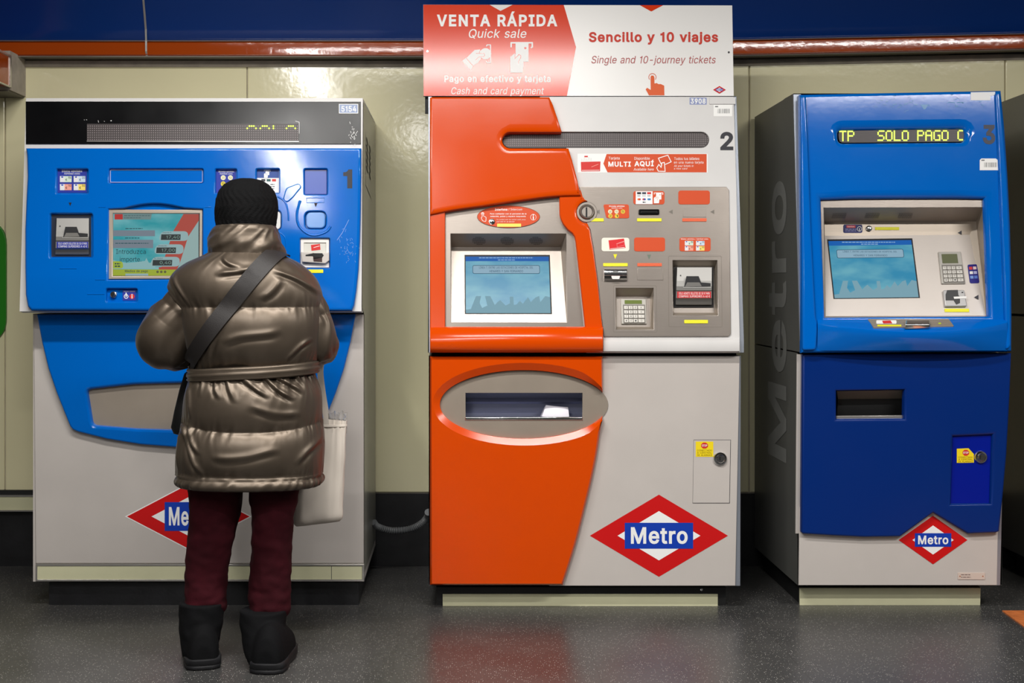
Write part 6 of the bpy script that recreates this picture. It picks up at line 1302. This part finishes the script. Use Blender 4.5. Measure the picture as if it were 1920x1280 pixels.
def puff(b, path, rads, m, seams, n=96, amp=.012, seed=0.0, flat_=1.0):
    pts = smoothline([tuple(p) for p in path], 26); rr_ = smoothline([(r,) for r in rads], 26); N = len(pts); pts = [Vector(p) for p in pts]; up = None; rs = []
    S = [0.0]
    for a, c in zip(pts, pts[1:]): S.append(S[-1] + (c - a).length)
    for i in range(N):
        t = (pts[min(i + 1, N - 1)] - pts[max(i - 1, 0)]).normalized()
        if up is None: up = t.orthogonal().normalized()
        up = (up - t * up.dot(t)).normalized(); sd = t.cross(up); q = S[i] / S[-1]; d = 0.0
        for a, c in zip(seams, seams[1:]):
            if a <= q <= c: v = (q - a) / (c - a); d = amp * ((1 - abs(2 * v - 1) ** 2.6) - .55)
        near = min(abs(q - s_) for s_ in seams); ring = []
        for k in range(n):
            g = 2 * PI * k / n; cg, sg = math.cos(g), math.sin(g)
            e = d * .6 + .010 * math.exp(-near / .04) * (.3 - abs(nz(cg * 3 + seed, sg * 3, q * 3)) * 1.5) + .006 * nz(cg * 1.6 + seed, sg * 1.6, q * 7) + .009 * (.35 - abs(nz(cg * 1.1 + q * 3, sg * 1.1 + seed, q * 5)) * 1.6)
            ring.append(pts[i] + (up * cg + sd * sg) * (rr_[i][0] + e))
        rs.append(ring)
    b.loft(rs, m, True, True, True)
part('sleeve', coat, lambda b: puff(b, [LS[0] + Vector((.03, 0, .03))] + LS, [.050, .072, .086, .086, .080, .056], COAT, (0, .20, .48, .74, 1), seed=2), sharp=0)
part('sleeve', coat, lambda b: puff(b, [RS[0] + Vector((-.03, 0, .03))] + RS, [.045, .056, .056, .053, .056, .044], COAT, (0, .22, .48, .74, 1), seed=9), sharp=0)
def collar(b):
    K = [(500, 408, 524, .088), (488, 392, 534, .110), (470, 387, 531, .112), (455, 388, 528, .112), (440, 393, 524, .108), (430, 399, 520, .102), (423, 405, 515, .096), (421, 412, 509, .088), (425, 420, 502, .080), (445, 424, 498, .076), (470, 426, 496, .074)]
    rs = []
    for i in range(len(K) - 1):
        for j in range(6):
            q = [K[i][m] + (K[i + 1][m] - K[i][m]) * j / 6 for m in range(4)]
            rs.append(ringpts(q[0], q[1], q[2], q[3], .012, 160, 2.1, lambda t, py: .007 * nz(math.cos(t) * 2.4 + py * .03, math.sin(t) * 2.4 + 5, py * .05) + .007 * math.exp(-abs(py - 484) / 9) * (.3 - abs(nz(math.cos(t) * 6, math.sin(t) * 6, 1.5)) * 1.5) + .004 * (.4 - abs(nz(math.cos(t) * 3 + py * .05, math.sin(t) * 3, 4)) * 2)))
    b.loft(rs, COAT, True, False, False)
part('collar', coat, collar, sharp=0)
def belt(b):
    for k, (o, dz) in enumerate(((.020, 0.0),)):
        rs = []
        for py, e in ((682, -.002), (683, .010), (686, .013), (689.5, .009), (692, .013), (697, .014), (700, .009), (703, .013), (705.5, .009), (706.5, -.002)):
            r_ = []
            for i in range(160):
                t = 2 * PI * i / 160; tilt = 7.5 * -math.cos(t)
                q = ringpts(690, 362, 590, .135, 0, 160, 2.35, lambda tt, p_: e + .004 + .0015 * nz(math.cos(tt) * 6, math.sin(tt) * 6, py * .1))[i] if i == 0 else None
                r_.append((t, tilt))
            full = ringpts(690, 362, 590, .135, 0, 160, 2.35, lambda tt, p_: e + .004 + .0012 * nz(math.cos(tt) * 6, math.sin(tt) * 6, py * .1))
            rs.append([(p[0], p[1], wz(py + tl)) for p, (t, tl) in zip(full, r_)])
        b.loft(rs, COAT, True)
part('belt', coat, belt, sharp=0)

def hat(b):
    K = [(332.5, 455, 463, .004), (333.5, 444, 474, .026), (337, 431, 489, .052), (345, 419, 502, .078), (357, 410, 511, .094), (372, 404, 516, .104), (390, 401.5, 517.5, .108), (408, 402, 517, .107), (422, 404, 515, .103), (433, 407, 512, .097), (438, 410, 509, .092), (437, 416, 503, .086), (428, 418, 501, .084)]
    def rib(t, py):
        w_ = min(1, max(0, (py - 332) / 40)); pin = max(0, 1 - (py - 332) / 60)
        return .0012 * math.cos(30 * t + 5 * math.sin(py * .11)) * (.4 + .6 * w_) + .006 * pin * w_ * math.cos(7 * t + 1) + .004 * nz(math.cos(t) * 2, math.sin(t) * 2, py * .03)
    rs = []
    for i in range(len(K) - 1):
        for j in range(7):
            q = [K[i][m] + (K[i + 1][m] - K[i][m]) * j / 7 for m in range(4)]; rs.append(ringpts(q[0], q[1], q[2], q[3], .03, 208, 2.2, rib))
    b.loft(rs, KNIT, True, True, False)
part('knit_hat', PR, hat, sharp=0)

def trousers(b):
    for K, sd in (([(800, 346, 462, .075), (900, 352, 458, .078), (960, 356, 450, .070), (1000, 354, 442, .066), (1040, 349, 432, .062), (1090, 346, 426, .060), (1118, 346, 425, .060), (1136, 345, 424, .060), (1150, 350, 418, .055)], 0), ([(800, 452, 570, .078), (900, 466, 564, .080), (960, 470, 553, .070), (1000, 471, 549, .066), (1040, 470, 547, .064), (1090, 467, 546, .060), (1120, 467, 546, .060), (1146, 466, 544, .060), (1160, 470, 536, .055)], 5)):
        y = 800.0; rs = []
        while y <= K[-1][0]:
            f = lambda t, py: .005 * nz(math.cos(t) * 1.5 + sd, math.sin(t) * 1.5, py * .045) + .006 * math.exp(-abs(K[-2][0] - 8 - py) / 26) * nz(math.cos(t) * 2 + sd, math.sin(t) * 2, py * .11) + .003 * nz(math.cos(t) * 3, math.sin(t) * 3 + sd, py * .09)
            q = spline(K, y); rs.append(ringpts(y, q[0], q[1], q[2], .0, 56, 2.15, f)); y += 2.5
        b.loft(rs, TROUS, True, True, True)
    x = wx(457); b.loft([[(x + .165 * k * math.cos(t), YC + .10 * k * math.sin(t), wz(py)) for t in [2 * PI * i / 32 for i in range(32)]] for py, k in ((730, .8), (760, .95), (800, .98), (850, .9), (880, .6))], TROUS, True, True, True)
remesh(part('trousers', PR, trousers), .006, 1)
def boot(heel, toe, K, sd):
    hx, hy = heel; tx, ty = toe; f = Vector((tx - hx, ty - hy, 0)); Lg = f.length; f.normalize(); s_ = Vector((f.y, -f.x, 0))
    def up(b):
        rs = []
        for u, wd, ht in ((.0, .030, .050), (.01, .042, .085), (.04, .050, .115), (.09, .052, .125), (.14, .053, .105), (.19, .054, .082), (.225, .048, .066), (.25, .034, .052), (.262, .014, .036)):
            c = Vector((hx, hy, 0)) + f * (u / .262 * Lg); rs.append([c + s_ * (wd * math.cos(t)) + Vector((0, 0, .022 + ht * max(0, math.sin(t)) ** .8)) if math.sin(t) >= 0 else c + s_ * (wd * math.cos(t)) + Vector((0, 0, .022 + .006 * math.sin(t))) for t in [2 * PI * k / 36 for k in range(36)]])
        b.loft(rs, SUEDE, True, True, True)
        y = K[0][0]; rs = []
        while y <= K[-1][0]:
            q = spline(K, y); rs.append(ringpts(y, q[0], q[1], q[2], q[3], 48, 2.1, lambda t, py: .003 * nz(math.cos(t) * 2 + sd, math.sin(t) * 2, py * .07))); y += 3
        b.loft(rs, SUEDE, True, True, True)
    o = part('boot', PR, up); remesh(o, .005, 2)
    def sole(b):
        pts = [(-.006, .0), (-.004, .028), (.010, .050), (.05, .057), (.10, .053), (.17, .058), (.22, .054), (.25, .040), (.266, .016)]
        ol = [Vector((hx, hy, 0)) + f * (u / .262 * Lg) + s_ * v for u, v in pts] + [Vector((hx, hy, 0)) + f * (u / .262 * Lg) - s_ * v for u, v in pts[::-1][:-1]]
        c = sum(ol, Vector()) / len(ol); R_ = []
        for z, k in ((0, .97), (.004, 1), (.012, 1.0), (.014, .985), (.016, 1.0), (.030, 1.0), (.033, .97)): R_.append([c + (p - c) * k + Vector((0, 0, z)) for p in ol])
        b.loft(R_, RUBBER, True, True, True)
    part('sole', o, sole, sharp=50)
boot((-.772, -.766), (-.838, -.500), [(1126, 338, 422, .070, -.01), (1160, 338, 420, .072, -.015), (1190, 341, 415, .072, -.022), (1212, 345, 410, .070, -.030), (1224, 350, 405, .060, -.034)], 1)
boot((-.578, -.812), (-.560, -.535), [(1138, 453, 540, .072, -.022), (1165, 454, 538, .076, -.034), (1195, 461, 534, .076, -.052), (1216, 467, 530, .074, -.066), (1228, 472, 527, .064, -.072)], 4)

# ------------------------------------------------------------------ bags
BV = None
def coat_bvh():
    global BV
    vs_, fs = [], []
    for o in [coat]:
        k = len(vs_); vs_ += [v.co + PR.location for v in o.data.vertices]; fs += [[k + i for i in p.vertices] for p in o.data.polygons]
    BV = BVHTree.FromPolygons(vs_, fs)
coat_bvh()
def shoulder_bag():
    R = thing('shoulder_bag', 'black shoulder bag at the hip, its dark strap crossing the bronze coat', 'bag', (wx(345), YC + .05, wz(812)))
    def strap(b):
        # the loop lies in a slanting plane through the coat: rays from outside find the cloth
        A, C = Vector((wx(512), 0, wz(488))), Vector((wx(352), 0, wz(690))); ax = (C - A).normalized(); mid = (A + C) / 2; mid.y = YC; dirs = []
        wid = ax.cross(Vector((0, 1, 0))).normalized(); L1, L2 = [], []
        n = 120; hits = []
        for k in range(n + 1):
            t = -PI * .06 + PI * 1.095 * k / n            # from the shoulder over the back down to the hip
            d = -ax * math.cos(t) - Vector((0, 1, 0)) * math.sin(t)
            row = []
            for s_ in (-1, 0, 1):
                o = mid + wid * s_ * (.029 - .006 * k / n); far = o + d * .6; h = BV.ray_cast(far, -d, .6); row.append((h[0], d))
            hits.append(row)
        # stretch the webbing tight: no dips into the creases
        top, bot = [], []
        rad = [[(p - mid).length if p else None for p, d in row] for row in hits]
        for c in range(3):                        # past the top of the shoulder the strap keeps its distance
            first = next(i for i in range(n + 1) if rad[i][c])
            for i in range(first): rad[i][c] = rad[first][c] - .004 * (first - i)
            for i in range(1, n + 1): rad[i][c] = rad[i][c] or rad[i - 1][c]
        sm = []
        for k in range(n + 1):
            sm.append([max(sum(rad[min(max(k + j, 0), n)][c] for j in range(-4, 5)) / 9, rad[k][c] - .002) + .007 for c in range(3)])
        for k, row in enumerate(hits):
            t = -PI * .06 + PI * 1.095 * k / n; d = -ax * math.cos(t) - Vector((0, 1, 0)) * math.sin(t)
            w_ = .029 - .006 * k / n; m_ = sum(sm[k]) / 3
            P = [mid + wid * s_ * w_ + d * math.sqrt(max(1e-6, max(sm[k][s_ + 1], m_ - .006) ** 2 - (w_ * s_) ** 2 * 0)) for s_ in (-1, 0, 1)]
            top.append([P[0], P[1], P[2], P[2] - d * .003, P[1] - d * .003, P[0] - d * .003])
        b.loft(top, STRAP, True, True, True)
        e = top[-1]; c = (e[0] + e[2]) / 2
        b.tube([c, c + Vector((-.004, .012, -.03)), Vector((wx(352), YC + .05, wz(712)))], [.010, .008, .008], STRAP, 8)
    part('strap', R, strap, sharp=60)
    def bag(b):
        rs = []
        for py, xl, xr, dh in ((694, 352, 392, .012), (700, 346, 400, .030), (730, 338, 404, .040), (770, 328, 402, .046), (800, 322, 398, .044), (812, 326, 394, .030), (815, 334, 386, .012)):
            rs.append(ringpts(py, xl, xr, dh, .0, 40, 3.0, lambda t, p_: .003 * nz(math.cos(t) * 2, math.sin(t) * 2, p_ * .05), Z=4.335))
        b.loft(rs, BAGB, True, True, True)
    part('bag_body', R, bag)
    def buckle(b): b.tube([Vector((wx(350), YC + .045, wz(686))), Vector((wx(352), YC + .05, wz(694))), Vector((wx(351), YC + .06, wz(700)))], .007, CHROME, 8)
    part('buckle', R, buckle)
shoulder_bag()
ZT2 = 4.33; YT = ZT2 - D
def tote():
    R = thing('tote_bag', 'cream canvas tote bag hanging from the arm of the person in the bronze coat', 'bag', (wx(600, ZT2), YT, wz(985, ZT2)))
    def bag(b):
        K = [(784, 560, 650, .014), (800, 559, 649.5, .020), (850, 556, 648, .030), (900, 553, 645.5, .034), (950, 550, 643, .034), (970, 551, 641.5, .026), (976, 556, 636, .010)]
        rs = []; y = 784.0
        def f(t, py): return .004 * nz(math.cos(t) * 2, math.sin(t) * 2, py * .02) + .006 * math.exp(-(py - 784) / 60) * nz(math.cos(t) * 9, math.sin(t) * .5, 2) * 1.2
        while y <= 976:
            q = spline(K, y); ring = ringpts(y, q[0], q[1], q[2], 0, 90, 2.6, f, Z=ZT2)
            rs.append([(p[0], p[1], p[2] + (.020 * (p[0] - wx(641, ZT2)) / .16 if y > 940 else 0) - .008 * (y < 800) * ((p[0] - wx(606, ZT2)) / .08)) for p in ring]); y += 4
        inn = [[(p[0] * .96 + wx(605, ZT2) * .04, YT + (p[1] - YT) * .75, p[2] - .02 * k) for p in rs[0]] for k in (0, 1.5)]
        b.loft(inn[::-1] + rs, CANVAS, True, False, True)
    o = part('bag_body', R, bag, sharp=50)
    part('hem_band', o, lambda b: b.loft([[(p[0], p[1], p[2] - .003) for p in ringpts(y, x0, x1, d, 0, 60, 2.6, None, Z=ZT2)] for y, x0, x1, d in ((793, 559, 650.5, .0195), (794, 558.5, 651, .0215), (797, 558.5, 651, .0222), (798, 559, 650.5, .0205))], CANVAS, True))
    def handle(b):
        hx = wx(592, ZT2)
        for sy in (-.016, .016):
            pts = smoothline([(wx(613, ZT2), YT + sy, wz(800, ZT2)), (wx(611, ZT2), YT + sy, wz(775, ZT2)), (wx(604, ZT2), YT + sy * .9, wz(730, ZT2)), (wx(601, ZT2), YT + sy * .8, wz(690, ZT2)), (wx(611, ZT2), YT + sy * .6, wz(652, ZT2)), (wx(596, ZT2), YT + sy * .4, wz(612, ZT2)),
                              (wx(566, ZT2), YT + sy * .5, wz(622, ZT2)), (wx(560, ZT2), YT + sy * .8, wz(690, ZT2)), (wx(570, ZT2), YT + sy, wz(775, ZT2)), (wx(571, ZT2), YT + sy, wz(800, ZT2))], 5)
            rs = [[(p[0] - .0085, p[1] - .0012, p[2]), (p[0] + .0085, p[1] - .0012, p[2] + .001), (p[0] + .0085, p[1] + .0012, p[2] + .001), (p[0] - .0085, p[1] + .0012, p[2])] for p in pts]
            b.loft(rs, CANVAS, True, True, True)
    for k in (0,): part('handle', R, handle)
tote()
def packet():
    m = bpy.data.materials.new('clear_plastic_film'); m.use_nodes = True; b_ = m.node_tree.nodes['Principled BSDF']
    b_.inputs['Transmission Weight'].default_value = .9; b_.inputs['Roughness'].default_value = .12; b_.inputs['IOR'].default_value = 1.15; b_.inputs['Base Color'].default_value = (.9, .9, .9, 1)
    def f(b):
        n, k = 14, 8; g = []
        for i in range(n + 1):
            g.append([(wx(611 + 39 * i / n, ZT2), YT + .004 * math.sin(i * 1.9) + .004 * math.cos(j * 2.1 + i), wz(812 - (40 + 2.5 * math.sin(i * 1.3)) * j / k, ZT2)) for j in range(k + 1)])
        back = [[(p[0], p[1] + .008, p[2]) for p in r_] for r_ in g]
        I = [b.add(r_) for r_ in g]; J = [b.add(r_) for r_ in back]
        for L in (I, J):
            for a, c in zip(L, L[1:]): b.strip(a, c, m, True, False)
        for i in range(n):
            for e in (0, -1): b.face((I[i][e], I[i + 1][e], J[i + 1][e], J[i][e]), m, True)
        for e in (0, -1):
            for j in range(k): b.face((I[e][j], I[e][j + 1], J[e][j + 1], J[e][j]), m, True)
    part('plastic_packet', None, f, 'clear crinkled plastic packet poking out of the cream tote bag', category='packet', base=(wx(630, ZT2), YT, wz(812, ZT2)))
packet()
